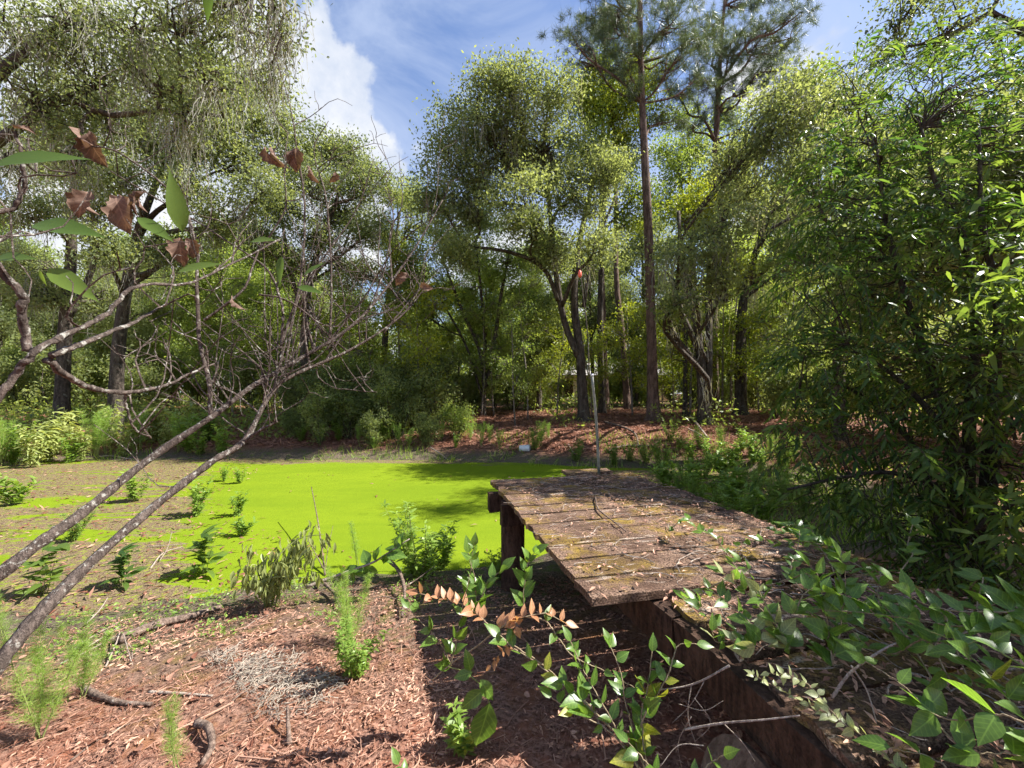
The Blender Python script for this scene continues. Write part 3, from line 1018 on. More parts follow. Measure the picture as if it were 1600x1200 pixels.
# --- left bank
make_tree('oak_tree', 'tall leaning oak with mossy dark trunk behind the left bank weeds', 'tree',
          [on_ground(st((180, 640, 15, 0.23), (184, 560, 15, 0.2), (196, 460, 15, 0.18), (214, 370, 15, 0.14), (250, 270, 15, 0.09), (290, 180, 15, 0.05))),
           st((205, 400, 15, 0.1), (235, 340, 14.8, 0.09), (290, 300, 14.6, 0.06))],
          bl(14.6, [(250, 230, 55), (320, 190, 60), (380, 240, 55), (200, 180, 60), (300, 290, 45), (350, 140, 55), (260, 120, 60), (420, 180, 45), (170, 270, 45), (410, 300, 42), (330, 350, 38), (150, 380, 40), (260, 390, 36)], 2.0),
          twigs=33, per=84, moss=0.25, moss_len=1.5)
make_tree('oak_tree', 'dark oak trunk at the far left among shaded undergrowth', 'tree',
          [on_ground(st((98, 620, 16, 0.24), (102, 520, 16, 0.2), (112, 400, 16, 0.17), (115, 300, 16, 0.13), (150, 180, 16, 0.07))),
           st((105, 500, 16, 0.12), (140, 430, 16, 0.1), (165, 350, 16, 0.06))],
          bl(15.6, [(60, 330, 50), (120, 250, 55), (30, 240, 55), (90, 170, 60), (160, 320, 45), (20, 420, 50), (70, 460, 40), (150, 460, 36)], 2.0),
          twigs=32, per=84, moss=0.22, moss_len=1.5)
make_tree('oak_tree', 'rounded oak below the white cloud left of the pond centre', 'tree',
          [on_ground(st((478, 620, 18, 0.2), (476, 520, 18, 0.17), (486, 430, 18, 0.14), (520, 330, 18, 0.08), (545, 250, 18, 0.05))),
           st((478, 500, 18, 0.1), (455, 430, 18, 0.09), (440, 340, 18, 0.05))],
          bl(17.6, [(540, 255, 46), (505, 225, 40), (570, 290, 40), (480, 280, 45), (540, 330, 50), (455, 240, 42), (430, 320, 42), (490, 370, 42), (580, 360, 36), (440, 400, 38), (540, 420, 36), (400, 370, 36)], 1.5),
          twigs=32, per=84, moss=0.08)
make_tree('oak_tree', 'lower leafy oak filling the dip between the rounded oak and the forked oak', 'tree',
          [on_ground(st((600, 620, 20, 0.16), (602, 520, 20, 0.14), (612, 420, 20, 0.1), (625, 330, 20, 0.05)))],
          bl(19.6, [(610, 300, 32), (640, 300, 34), (660, 345, 36), (600, 370, 36), (640, 400, 34), (570, 430, 34), (625, 460, 32)], 1.3), leaf='understory', twigs=30, per=74)
# --- overhead: the mossy live oak whose limbs reach in from the left
lo = np.array([-13.2, 7.0, hz(-13.2, 7.0)])
make_tree('live_oak_tree', 'live oak reaching in from the left edge hung with grey moss', 'tree',
          [[(lo, 0.42), (lo + (0.2, 0.2, 2.5), 0.34), (lo + (0.6, 0.3, 5.0), 0.27), (lo + (1.0, 0.4, 7.5), 0.18), (lo + (1.8, 0.5, 10.5), 0.1)],
           [(lo + (0.5, 0.3, 4.2), 0.13), (at(40, 190, 7.8), 0.085), (at(100, 155, 7.9), 0.07), (at(170, 180, 8), 0.055), (at(260, 172, 8.1), 0.04), (at(350, 182, 8.2), 0.03)],
           [(lo + (0.7, 0.3, 5.2), 0.13), (at(40, 80, 7.6), 0.085), (at(120, 30, 7.8), 0.065), (at(210, 50, 8), 0.05), (at(300, 30, 8.2), 0.04)]],
          bl(8.2, [(40, 60, 85), (130, 50, 85), (220, 60, 80), (300, 40, 75), (60, 160, 70), (150, 130, 70), (240, 130, 65), (320, 110, 60), (380, 50, 60), (30, 250, 55), (290, 190, 45), (190, 210, 45), (410, 120, 36), (110, 240, 45)], 1.3),
          twigs=46, per=50, size=0.08, spread=0.22, moss=0.20, moss_len=1.1, tone=-0.05, flare=True)
# moss-draped branch tip hanging in front of the cloud
hb = at(415, -90, 6.3)
make_tree('live_oak_tree', 'high live oak with a moss curtain hanging beside the white cloud', 'tree',
          [[(np.array([-8.6, 3.2, hz(-8.6, 3.2)]), 0.3), (np.array([-8.3, 3.3, 4.0]), 0.24), (np.array([-7.2, 4.2, 7.0]), 0.17), (np.array([-5.4, 5.4, 8.6]), 0.1), (hb, 0.05), (at(425, 60, 6.3), 0.015)]],
          bl(6.3, [(350, 10, 38), (410, -20, 50), (440, 60, 24), (370, -70, 60), (300, -60, 60), (425, 130, 14)], 0.5), twigs=60, per=46, size=0.07, spread=0.2, moss=0.30, moss_len=1.2)
# --- top right: thin-leaved oak limb in front of the sky
ro = np.array([13.2, 8.6, hz(13.2, 8.6)])
make_tree('oak_tree', 'brownish sparse oak crown against the sky above the willow', 'tree',
          [[(ro, 0.3), (ro + (-0.1, 0, 3), 0.25), (ro + (-0.5, 0, 6), 0.16), (ro + (-1.6, 0, 8.2), 0.09), (at(1560, 20, 8.6), 0.06), (at(1480, 60, 8.6), 0.045), (at(1400, 75, 8.6), 0.02)]],
          bl(8.6, [(1400, 40, 42), (1450, 70, 42), (1500, 30, 50), (1560, 60, 50), (1430, -20, 50), (1540, -40, 60), (1380, 90, 24), (1590, 120, 45)], 0.8), twigs=42, per=46, size=0.085, spread=0.24, tone=-0.25)
ro = np.array([11.0, 8.2, hz(11.0, 8.2)])
make_tree('oak_tree', 'shady oak behind the willow at the right edge', 'tree',
          [[(ro, 0.3), (ro + (-0.2, 0, 3), 0.25), (ro + (-0.8, 0.4, 6), 0.17), (ro + (-1.5, 0.6, 8.0), 0.08)]],
          [(ro + np.array(v), r) for v, r in (((-2.4, 0, 5), 1.8), ((-1, 1, 6.8), 1.9), ((0.8, -1, 6), 1.8), ((-2.8, 1.5, 3.2), 1.5), ((-1.5, -1.8, 5.0), 1.6), ((-3.4, -0.6, 4.0), 1.3))],
          twigs=30, per=90)
ro = np.array([9.2, 4.6, hz(9.2, 4.6)])
make_tree('oak_tree', 'leafy young oak close behind the willow at the right edge', 'tree',
          [[(ro, 0.2), (ro + (-0.1, 0, 2), 0.17), (ro + (-0.3, 0.2, 4), 0.12), (ro + (-0.5, 0.2, 6.2), 0.05)]],
          [(ro + np.array(v), r) for v, r in (((-1.4, 0, 3.2), 1.5), ((-0.6, 1, 4.8), 1.6), ((0.6, -1, 4.4), 1.5), ((-1.6, 0.9, 5.0), 1.4), ((-0.5, -1.4, 5.4), 1.4), ((-2.2, -0.3, 2.0), 1.2), ((-0.4, 0.3, 6.3), 1.3))],
          twigs=34, per=90)

# ------------------------------------------------------------------ background woods: four trees, copied
def proto_tree(seed, leaf, hgt, crown_lo, rad, bark, nb, per=70, tone=0.0):
    stem_top = np.array([random.uniform(-.6, .6), random.uniform(-.6, .6), hgt])
    stem = [(np.zeros(3), 0.17), (np.array([0.1, 0, hgt * .3]), 0.14), (stem_top * 0.6 + (0.15, 0.1, 0), 0.1), (stem_top, 0.03)]
    bb = []
    for k in range(nb):
        z = crown_lo + (hgt - crown_lo) * (k + 0.5) / nb
        q = (z - crown_lo) / (hgt - crown_lo)
        rr = rad * math.sin(math.pi * (0.22 + 0.68 * q)) * random.uniform(0.7, 1.1)
        a = k * 2.4 + seed
        bb.append((np.array([math.cos(a) * rr * 0.75, math.sin(a) * rr * 0.75, z]), random.uniform(0.9, 1.45)))
    return make_tree('woodland_tree', 'x', 'tree', [stem], bb, leaf=leaf, bark=bark, twigs=26, per=per, size=0.19, spread=0.5, flare=False, group='trees in the woods beyond the pond', tone=tone)


protos = [proto_tree(1, 'oak', 13.5, 4.2, 3.0, 'oak_bark', 12), proto_tree(2, 'bright', 11.5, 3.2, 2.6, 'oak_bark', 10),
          proto_tree(3, 'bright', 15, 5.5, 3.2, 'oak_bark', 12, tone=-0.1), proto_tree(4, 'understory', 9, 2.0, 2.2, 'oak_bark', 9, tone=0.05)]
spots = []
for row, (Y, n, span) in enumerate(((23, 12, 1.30), (28, 18, 1.35), (36, 26, 1.4))):
    for k in range(n):
        u = -span + 2 * span * (k + 0.5) / n + random.uniform(-0.06, 0.06)
        yy = Y + random.uniform(-2.2, 2.2)
        spots.append((u * yy, yy, row))
rows = ['nearest', 'middle', 'farthest']
for row in range(3):
    rs = sorted([s_ for s_ in spots if s_[2] == row], key=lambda s_: s_[0] / s_[1])
    for k, (x, y, _) in enumerate(rs):
        pi = random.choice([0, 1, 2, 3, 1]) if row else random.choice([1, 3, 3, 1, 0])
        sc = random.uniform(0.82, 1.12) * (1.0 if row < 2 else 1.12)
        if row == 0:
            sc *= 0.8
        if abs(x / y + 0.28) < 0.17:       # keep the low skyline under the cloud
            sc *= 0.62
        elif -0.11 < x / y < 0.25:
            sc *= 0.8
        lab = 'leafy woodland tree, %s from the left in the %s row behind the pond bank' % (ORD[k], rows[row])
        copy_thing(protos[pi], (x, y, hz(x, y) - 0.1), random.uniform(0, 6.28), sc, lab, 'trees in the woods beyond the pond')
for p in protos:
    for c in list(p.children):
        bpy.data.objects.remove(c)
    bpy.data.objects.remove(p)

# slender saplings with thin pale trunks
def proto_sapling(hgt, leaf, seed):
    top = np.array([random.uniform(-.5, .5), random.uniform(-.3, .3), hgt])
    stem = [(np.zeros(3), 0.045), (top * 0.35 + (0.08, 0, 0), 0.036), (top * 0.7 + (-0.05, 0, 0), 0.026), (top, 0.01)]
    bb = [(np.array([math.cos(k * 2.3 + seed) * .7, math.sin(k * 2.3 + seed) * .7, hgt * (0.3 + 0.7 * k / 6)]), random.uniform(0.45, 0.75)) for k in range(7)]
    return make_tree('sapling', 'x', 'tree', [stem], bb, leaf=leaf, bark='sapling_bark', twigs=44, per=26, size=0.13, spread=0.24, flare=False, limb_r=0.07, group='slender saplings between the big trunks')


M['sapling_bark'] = bark_mat('sapling_bark', (0.10, 0.085, 0.07), (0.28, 0.245, 0.205), None, 3.0)
sp = [proto_sapling(6.5, 'bright', 1), proto_sapling(5.0, 'yellowgreen', 2), proto_sapling(7.5, 'bright', 4)]
sl = []
for px in (330, 365, 410, 445, 462, 505, 540, 560, 585, 628, 655, 668, 700, 752, 772, 805, 825, 845, 870, 925, 988, 1035, 1052, 1078, 1128, 1142, 1185, 1205, 1225, 1260):
    y = random.uniform(16, 22)
    x = (px - 800) / F * y
    sl.append((x, y))
sl.sort(key=lambda q: q[0] / q[1])
for k, (x, y) in enumerate(sl):
    copy_thing(random.choice(sp), (x, y, hz(x, y) - 0.05), random.uniform(0, 6.28), random.uniform(0.75, 1.15), 'slender thin-trunked sapling, %s from the left beyond the pond' % ORD[k])
for p in sp:
    for c in list(p.children):
        bpy.data.objects.remove(c)
    bpy.data.objects.remove(p)


# the woods go on behind: one mass of foliage
def far_woods():
    mb = MB()
    n = 70000
    u = rng.uniform(-1.45, 1.45, n)
    y = rng.uniform(44, 66, n)
    top = 11 + 9 * (fbm(u * 5, u * 0, 51, 4)) + 3 * fbm(u * 22, u * 0 + 3, 57, 3)
    top = top * (1 - 0.35 * np.exp(-((u + 0.28) / 0.16) ** 2))
    z = rng.random(n) ** 0.85 * top
    x = u * y
    keep = fbm(x * 0.35, z * 0.5 + y * 0.12, 77, 3) > -0.18
    p = np.stack([x, y, 0.6 + z], -1)[keep]
    m = len(p)
    leaves(mb, DIAMOND_V, DIAMOND_F, p, rng.normal(size=(m, 3)), rng.normal(size=(m, 3)) * .8 + (0, 0, .4), rng.uniform(0.35, 0.75, m), np.clip(0.5 + fbm(x[keep] * .3, z[keep] * .4, 5, 3) + .15 * rng.normal(size=m), 0, 1), 1.4)
    o = stuff(obj('far_woods', mb, M['bright']))
    tag(o, 'mass of green woods far behind the pond filling gaps between trunks', 'woods')


far_woods()

# ------------------------------------------------------------------ shrubs along the banks
def proto_shrub(leaf, hgt, rad, n, size, seed, stems=7):
    r = thing('shrub', 'x', 'shrub', (0, 0, 0), 'shrubs in the thicket round the pond')
    sm = MB()
    lf = MB()
    for k in range(stems):
        a = rng.uniform(0, 6.28)
        tip = np.array([math.cos(a) * rad * rng.uniform(.3, .9), math.sin(a) * rad * rng.uniform(.3, .9), hgt * rng.uniform(.65, 1)])
        p = branch_path(np.array([math.cos(a) * 0.12, math.sin(a) * 0.12, -0.1]), tip, 8, 0.15, 0.08)
        tube(sm, p, np.linspace(0.028, 0.006, 8), 5)
        for j in range(7):
            b = p[rng.integers(2, 8)]
            e = b + rand_unit(1)[0] * rad * 0.42 + np.array([0, 0, 0.1])
            tube(sm, branch_path(b, e, 4, 0.2), np.linspace(0.009, 0.003, 4), 3, cap=False)
            m = n // (stems * 7)
            pts = b + (e - b) * rng.random((m, 1)) * 1.1 + rng.normal(size=(m, 3)) * 0.17
            leaves(lf, DIAMOND_V, DIAMOND_F, pts, rng.normal(size=(m, 3)) + (0, 0, -.3), rng.normal(size=(m, 3)) * .7 + (0, 0, .6), size * rng.uniform(.6, 1.3, m),
                   np.clip(0.5 + 0.2 * rng.normal() + 0.2 * rng.normal(size=m), 0, 1))
    obj('stems', sm, M['oak_bark'], r, True)
    obj('foliage', lf, M[leaf], r)
    return r


sh = [proto_shrub('understory', 2.3, 1.25, 4600, 0.125, 1), proto_shrub('understory', 2.9, 1.1, 4200, 0.135, 2), proto_shrub('bright', 1.7, 0.9, 3200, 0.115, 3),
      proto_shrub('bright', 3.4, 1.4, 5200, 0.13, 4)]
shrub_spots = []
for (px, py, pi, sc) in [(445, 655, 1, .9), (480, 660, 0, .95), (520, 668, 0, 1.0), (560, 668, 1, .9), (600, 672, 0, 1.0), (640, 668, 1, 0.95), (675, 668, 0, .95), (700, 655, 1, .95), (735, 648, 0, .8),
                         (800, 640, 0, .9), (830, 640, 2, 1.1), (770, 638, 3, .7), (860, 636, 0, .85), (430, 640, 3, .8), (520, 645, 3, .85), (590, 645, 3, .8), (650, 640, 3, .85),
                         (395, 645, 1, 1.0), (350, 640, 0, 1.1), (300, 640, 3, .9), (250, 640, 1, 1.1), (210, 645, 0, 1.1), (140, 640, 3, .9), (90, 645, 1, 1.1), (40, 640, 0, 1.2), (-20, 640, 3, 1.0), (-70, 650, 1, 1.1),
                         (960, 634, 2, 1.1), (995, 634, 2, .9), (935, 632, 0, .7), (1055, 634, 0, .8), (1130, 636, 2, .9), (1180, 640, 0, .9), (1210, 655, 1, .9), (1240, 650, 3, .8), (1270, 670, 0, 1.0), (1310, 665, 1, 1.1),
                         (1360, 670, 3, .9), (1420, 680, 0, 1.1), (1500, 690, 1, 1.1), (1580, 690, 3, 1.0), (1640, 700, 0, 1.2), (458, 684, 0, .42), (503, 695, 1, .62), (549, 684, 0, .8), (583, 699, 1, .4), (622, 686, 1, .75), (668, 696, 0, .45), (712, 684, 2, .7)]:
    shrub_spots.append((gp(px, py), pi, sc))
    if py < 668:  # and a second, taller one behind it
        q = gp(px + random.uniform(-30, 30), py - 8) + np.array([random.uniform(-1, 1), random.uniform(1.5, 5), 0])
        q[2] = hz(q[0], q[1])
        shrub_spots.append((q, random.choice([0, 1, 3, 3]), sc * random.uniform(0.85, 1.2)))
shrub_spots.sort(key=lambda q: screen_x(q[0]))
for k, (p, pi, sc) in enumerate(shrub_spots):
    lab = '%s shrub, %s from the left in the thicket round the pond' % (['broad dark green', 'upright dark green', 'low bright green', 'tall spreading green'][pi], ORD[k])
    copy_thing(sh[pi], p - (0, 0, 0.05), random.uniform(0, 6.28), sc, lab)
for p in sh:
    for c in list(p.children):
        bpy.data.objects.remove(c)
    bpy.data.objects.remove(p)

# ------------------------------------------------------------------ willow on the right bank
def build_willow():
    base = np.array([4.35, 4.05, hz(4.35, 4.05)])
    root = thing('willow_tree', 'large many-stemmed willow with long narrow leaves shading the right side of the dock', 'tree', base)
    b = base - np.array([0, 0, 0.1])
    stems = [
        [b, at(1500, 740, 4.0), at(1465, 660, 4.0), at(1400, 590, 4.2), at(1325, 540, 4.4)],
        [b + (0.08, 0, 0), at(1490, 700, 4.05), at(1460, 600, 4.2), at(1420, 480, 4.4), at(1385, 350, 4.6), at(1370, 230, 4.7)],
        [b + (0.15, 0.05, 0), at(1515, 660, 4.1), at(1525, 500, 4.2), at(1505, 370, 4.3), at(1460, 280, 4.4), at(1440, 200, 4.5)],
        [b + (0.2, 0, 0), at(1550, 640, 4.0), at(1560, 480, 3.9), at(1535, 350, 3.9), at(1530, 200, 4.1)],
        [b + (0.22, -0.05, 0), at(1560, 700, 3.9), at(1620, 640, 3.7), at(1680, 560, 3.6)],
        [b + (-0.05, -0.05, 0), at(1480, 780, 3.9), at(1400, 740, 3.9), at(1320, 745, 4.0), at(1230, 765, 4.1)],
        [b + (0.0, 0.1, 0), at(1440, 720, 4.3), at(1370, 640, 4.5), at(1310, 600, 4.6), at(1250, 610, 4.6)],
        [b + (0.1, -0.1, 0), at(1520, 850, 3.5), at(1560, 800, 3.2), at(1640, 760, 3.0)],
    ]
    R = [0.05, 0.065, 0.06, 0.055, 0.05, 0.03, 0.035, 0.035]
    paths = []
    for k, P in enumerate(stems):
        mb = MB()
        p = smooth_path(P, 22)
        tube(mb, p, np.linspace(R[k], 0.012, 22), 8, 0.06)
        obj('stem', mb, M['willow_bark'], root, True)
        paths.append(p)
    allp = np.vstack([p[4:] for p in paths])
    blobs = [(1330, 240, 62, 4.7), (1400, 190, 70, 4.9), (1480, 150, 80, 4.9), (1570, 140, 80, 4.7), (1285, 330, 55, 4.5), (1360, 320, 85, 4.6), (1450, 290, 90, 4.4), (1550, 270, 95, 4.2),
             (1265, 430, 48, 4.4), (1330, 440, 85, 4.5), (1430, 430, 95, 4.3), (1530, 420, 95, 4.0), (1610, 400, 90, 3.7), (1270, 560, 55, 4.4), (1340, 560, 85, 4.4), (1440, 580, 95, 4.1),
             (1540, 580, 95, 3.8), (1620, 600, 90, 3.5), (1240, 660, 38, 4.3), (1300, 690, 62, 4.2), (1390, 700, 80, 4.0), (1480, 720, 85, 3.9), (1580, 730, 90, 3.5), (1290, 770, 34, 4.1),
             (1370, 800, 60, 4.0), (1450, 830, 80, 3.9), (1550, 840, 85, 3.4), (1620, 860, 80, 3.2), (1480, 910, 55, 3.6), (1560, 930, 60, 3.2), (1330, 120, 30, 5.0), (1420, 100, 40, 5.0)]
    tw = MB()
    P, D, N, S, C = [], [], [], [], []
    for (px, py, r, Y) in blobs:
        c = at(px, py, Y)
        rr = r * Y / F
        nt = int(50 * (rr / 0.55) ** 1.6)
        for j in range(nt):
            u = rand_unit(1)[0]
            a = c + u * rr * rng.random() ** 0.5 * 0.8
            dirn = norm(u * 0.9 + np.array([-0.25, -0.1, 0.15]))
            L = rng.uniform(0.28, 0.6)
            t = np.linspace(0, 1, 6)[:, None]
            p = a + dirn * L * t + np.array([0, 0, -0.5]) * L * t ** 2
            tube(tw, p, np.linspace(0.005, 0.0015, 6), 3, cap=False)
            if j % 5 == 0:
                q = allp[np.argmin(np.linalg.norm(allp - a, axis=1) + 0.6 * np.maximum(0, allp[:, 2] - a[2]))]
                tube(tw, branch_path(q, a, 6, 0.15), np.linspace(0.010, 0.004, 6), 4, cap=False)
            m = int(L / 0.030)
            tt = np.linspace(0.08, 1, m)[:, None]
            pp = a + dirn * L * tt + np.array([0, 0, -0.5]) * L * tt ** 2
            tg = norm(dirn + np.array([0, 0, -1.0]) * tt)
            sd = norm(np.cross(tg, (0, 0, 1)) + 1e-3)
            sg = np.where(np.arange(m) % 2 == 0, 1, -1)[:, None]
            P.append(pp)
            D.append(tg * 0.75 + sd * sg * 0.75 + np.array([0, 0, -0.45]) + rng.normal(size=(m, 3)) * 0.22)
            N.append(np.cross(sd * sg, tg) * 0.5 + np.array([0.1, 0, 0.8]) + rng.normal(size=(m, 3)) * 0.35)
            S.append(rng.uniform(0.075, 0.15, m) * rng.uniform(0.75, 1.25))
            C.append(np.full(m, rng.normal() * 0.3))
    P, D, N, S, C = map(np.concatenate, (P, D, N, S, C))
    obj('twigs', tw, M['willow_bark'], root)
    # the 300 leaves that show largest are parts of their own; the rest one mass
    px = CX + F * P[:, 0] / P[:, 1]
    py = CY + F * (1.6 - P[:, 2]) / P[:, 1] + 13
    inf = (px < 1590) & (px > 0) & (py > 10) & (py < 1190)
    order = np.argsort(np.where(inf, P[:, 1] / S * 0.1, 99))
    big = order[:300]
    rest = np.setdiff1d(np.arange(len(P)), big)
    mb = MB()
    leaves(mb, LANCE_V, LANCE_F, P[rest], D[rest], N[rest], S[rest], np.clip(0.5 + C[rest] + 0.2 * rng.normal(size=len(rest)), 0, 1), 0.85)
    stuff(obj('foliage', mb, M['willow'], root))
    me = MB().add(LANCE_V, LANCE_F).mesh('willow_leaf', M['willow'])
    for k in big:
        place('leaf', me, root, P[k], D[k], N[k], S[k])
    pass


def place(name, me, parent, pos, d, nrm, size):
    d = norm(d)
    y = norm(np.cross(nrm, d))
    z = np.cross(d, y)
    o = bpy.data.objects.new(name, me)
    COL.objects.link(o)
    o.parent = parent
    q = pos - wl(parent)
    m = np.eye(4)
    m[:3, 0], m[:3, 1], m[:3, 2], m[:3, 3] = d * size, y * size, z * size, q
    o.matrix_local = Matrix(m.tolist())
    return o


build_willow()
nw = np.array([4.5, 1.75, hz(4.5, 1.75)])  # added bush, mostly out of view, shaped to shade the near deck
make_tree('shade_bush', 'leafy bush added mostly beyond the right edge to shade the vine-covered planks', 'bush',
          [[(nw, 0.06), (nw + (-0.1, 0, 0.8), 0.05), (nw + (-0.3, 0.1, 1.8), 0.04), (nw + (-0.4, 0.1, 2.9), 0.02)], [(nw + (0.1, 0.1, 0), 0.05), (nw + (0.3, 0.2, 1.2), 0.04), (nw + (0.3, 0.3, 2.6), 0.02)]],
          [(nw + np.array(v), r) for v, r in (((-0.9, 0.2, 1.6), 0.6), ((-0.8, 0.5, 2.4), 0.65), ((-0.2, -0.4, 2.2), 0.65), ((-0.5, 0.1, 3.0), 0.6), ((0.2, 0.3, 2.9), 0.6), ((0.2, -0.5, 3.2), 0.55), ((-1.0, -0.3, 2.2), 0.55), ((-0.9, 0.4, 0.9), 0.5), ((-0.4, -0.9, 2.8), 0.5), ((-1.2, -0.1, 2.7), 0.5))],
          leaf='willow', bark='willow_bark', twigs=150, per=40, size=0.13, spread=0.17, flare=False, limb_r=0.12, tmpl=(LANCE_V, LANCE_F))


# ------------------------------------------------------------------ broad leaf meshes
def ovate_mesh(name, mat, width=0.27, fold=0.06, droop=0.16, curl=0.0, prof=None, teeth=0.0):
    ts = np.array([0, 0.12, 0.3, 0.5, 0.7, 0.87, 1.0])
    ws = np.array(prof if prof else [0.02, 0.62, 1.0, 0.93, 0.62, 0.24, 0.0]) * width
    V = []
    for i, (t, w_) in enumerate(zip(ts, ws)):
        z = -droop * t * t
        k = teeth * (1 if i % 2 else -1)
        V += [(t, -w_ * (1 + k), z + fold * w_ / max(width, 1e-6) + curl * w_ * math.sin(t * 9)), (t, 0, z), (t, w_ * (1 + k), z + fold * w_ / max(width, 1e-6) - curl * w_ * math.sin(t * 7 + 1))]
    Q = []
    for i in range(len(ts) - 1):
        a = i * 3
        Q += [(a, a + 1, a + 4, a + 3), (a + 1, a + 2, a + 5, a + 4)]
    return MB().add(np.array(V), np.array(Q), 0.5).mesh(name, M[mat], smooth=True)


LEAF = {k: [ovate_mesh(k, m, wd, fo, dr, cu) for wd, fo, dr, cu in ((0.27, 0.06, 0.14, 0.05), (0.31, 0.10, 0.28, 0.1), (0.24, 0.03, 0.05, 0.08))]
        for k, m in (('green_leaf', 'vine_leaf'), ('yellow_leaf', 'vine_yellow'), ('pale_leaf', 'pale_vine'), ('copper_leaf', 'copper_leaf'))}
LEAF['wilted_leaf'] = [ovate_mesh('wilted_leaf', 'wilted', 0.13, 0.12, 0.05, 0.2), ovate_mesh('wilted_leaf', 'wilted', 0.17, 0.12, 0.2, 0.3)]
LEAF['long_leaf'] = [ovate_mesh('long_leaf', 'willow', 0.15, 0.04, 0.08, 0.03), ovate_mesh('long_leaf', 'willow', 0.17, 0.05, 0.16, 0.05)]
LEAF['lobed_leaf'] = [ovate_mesh('lobed_leaf', 'vine_leaf', 0.27, 0.05, 0.25, 0.12, [0.03, 0.5, 0.95, 1.0, 0.7, 0.36, 0.0])]


def curled_leaf(seed):
    r = np.random.default_rng(seed)
    n, m = 15, 9
    t = np.linspace(0, 1, n)
    w_ = np.interp(t, [0, .12, .28, .4, .52, .66, .8, .92, 1], [0.02, .14, .30, .20, .34, .22, .24, .12, 0.01])
    V = []
    for i in range(n):
        for j in range(m):
            u = j / (m - 1) * 2 - 1
            a = u * (1.0 + 0.7 * t[i]) + 0.25 * math.sin(t[i] * 5 + seed)
            y = w_[i] * math.sin(a) * 0.95
            z = w_[i] * (1 - math.cos(a)) * 0.9 - 0.55 * t[i] ** 2 + 0.03 * math.sin(9 * t[i] + 3 * u + seed)
            V.append((t[i] * (1 - 0.25 * t[i]), y + 0.07 * math.sin(4 * t[i] + seed), z))
    i = np.arange(n - 1)[:, None] * m + np.arange(m - 1)[None, :]
    Q = np.stack([i, i + 1, i + m + 1, i + m], -1).reshape(-1, 4)
    return MB().add(np.array(V), Q).mesh('dead_leaf', M['dead_leaf'], smooth=True)


LEAF['dead_leaf'] = [curled_leaf(k) for k in range(4)]

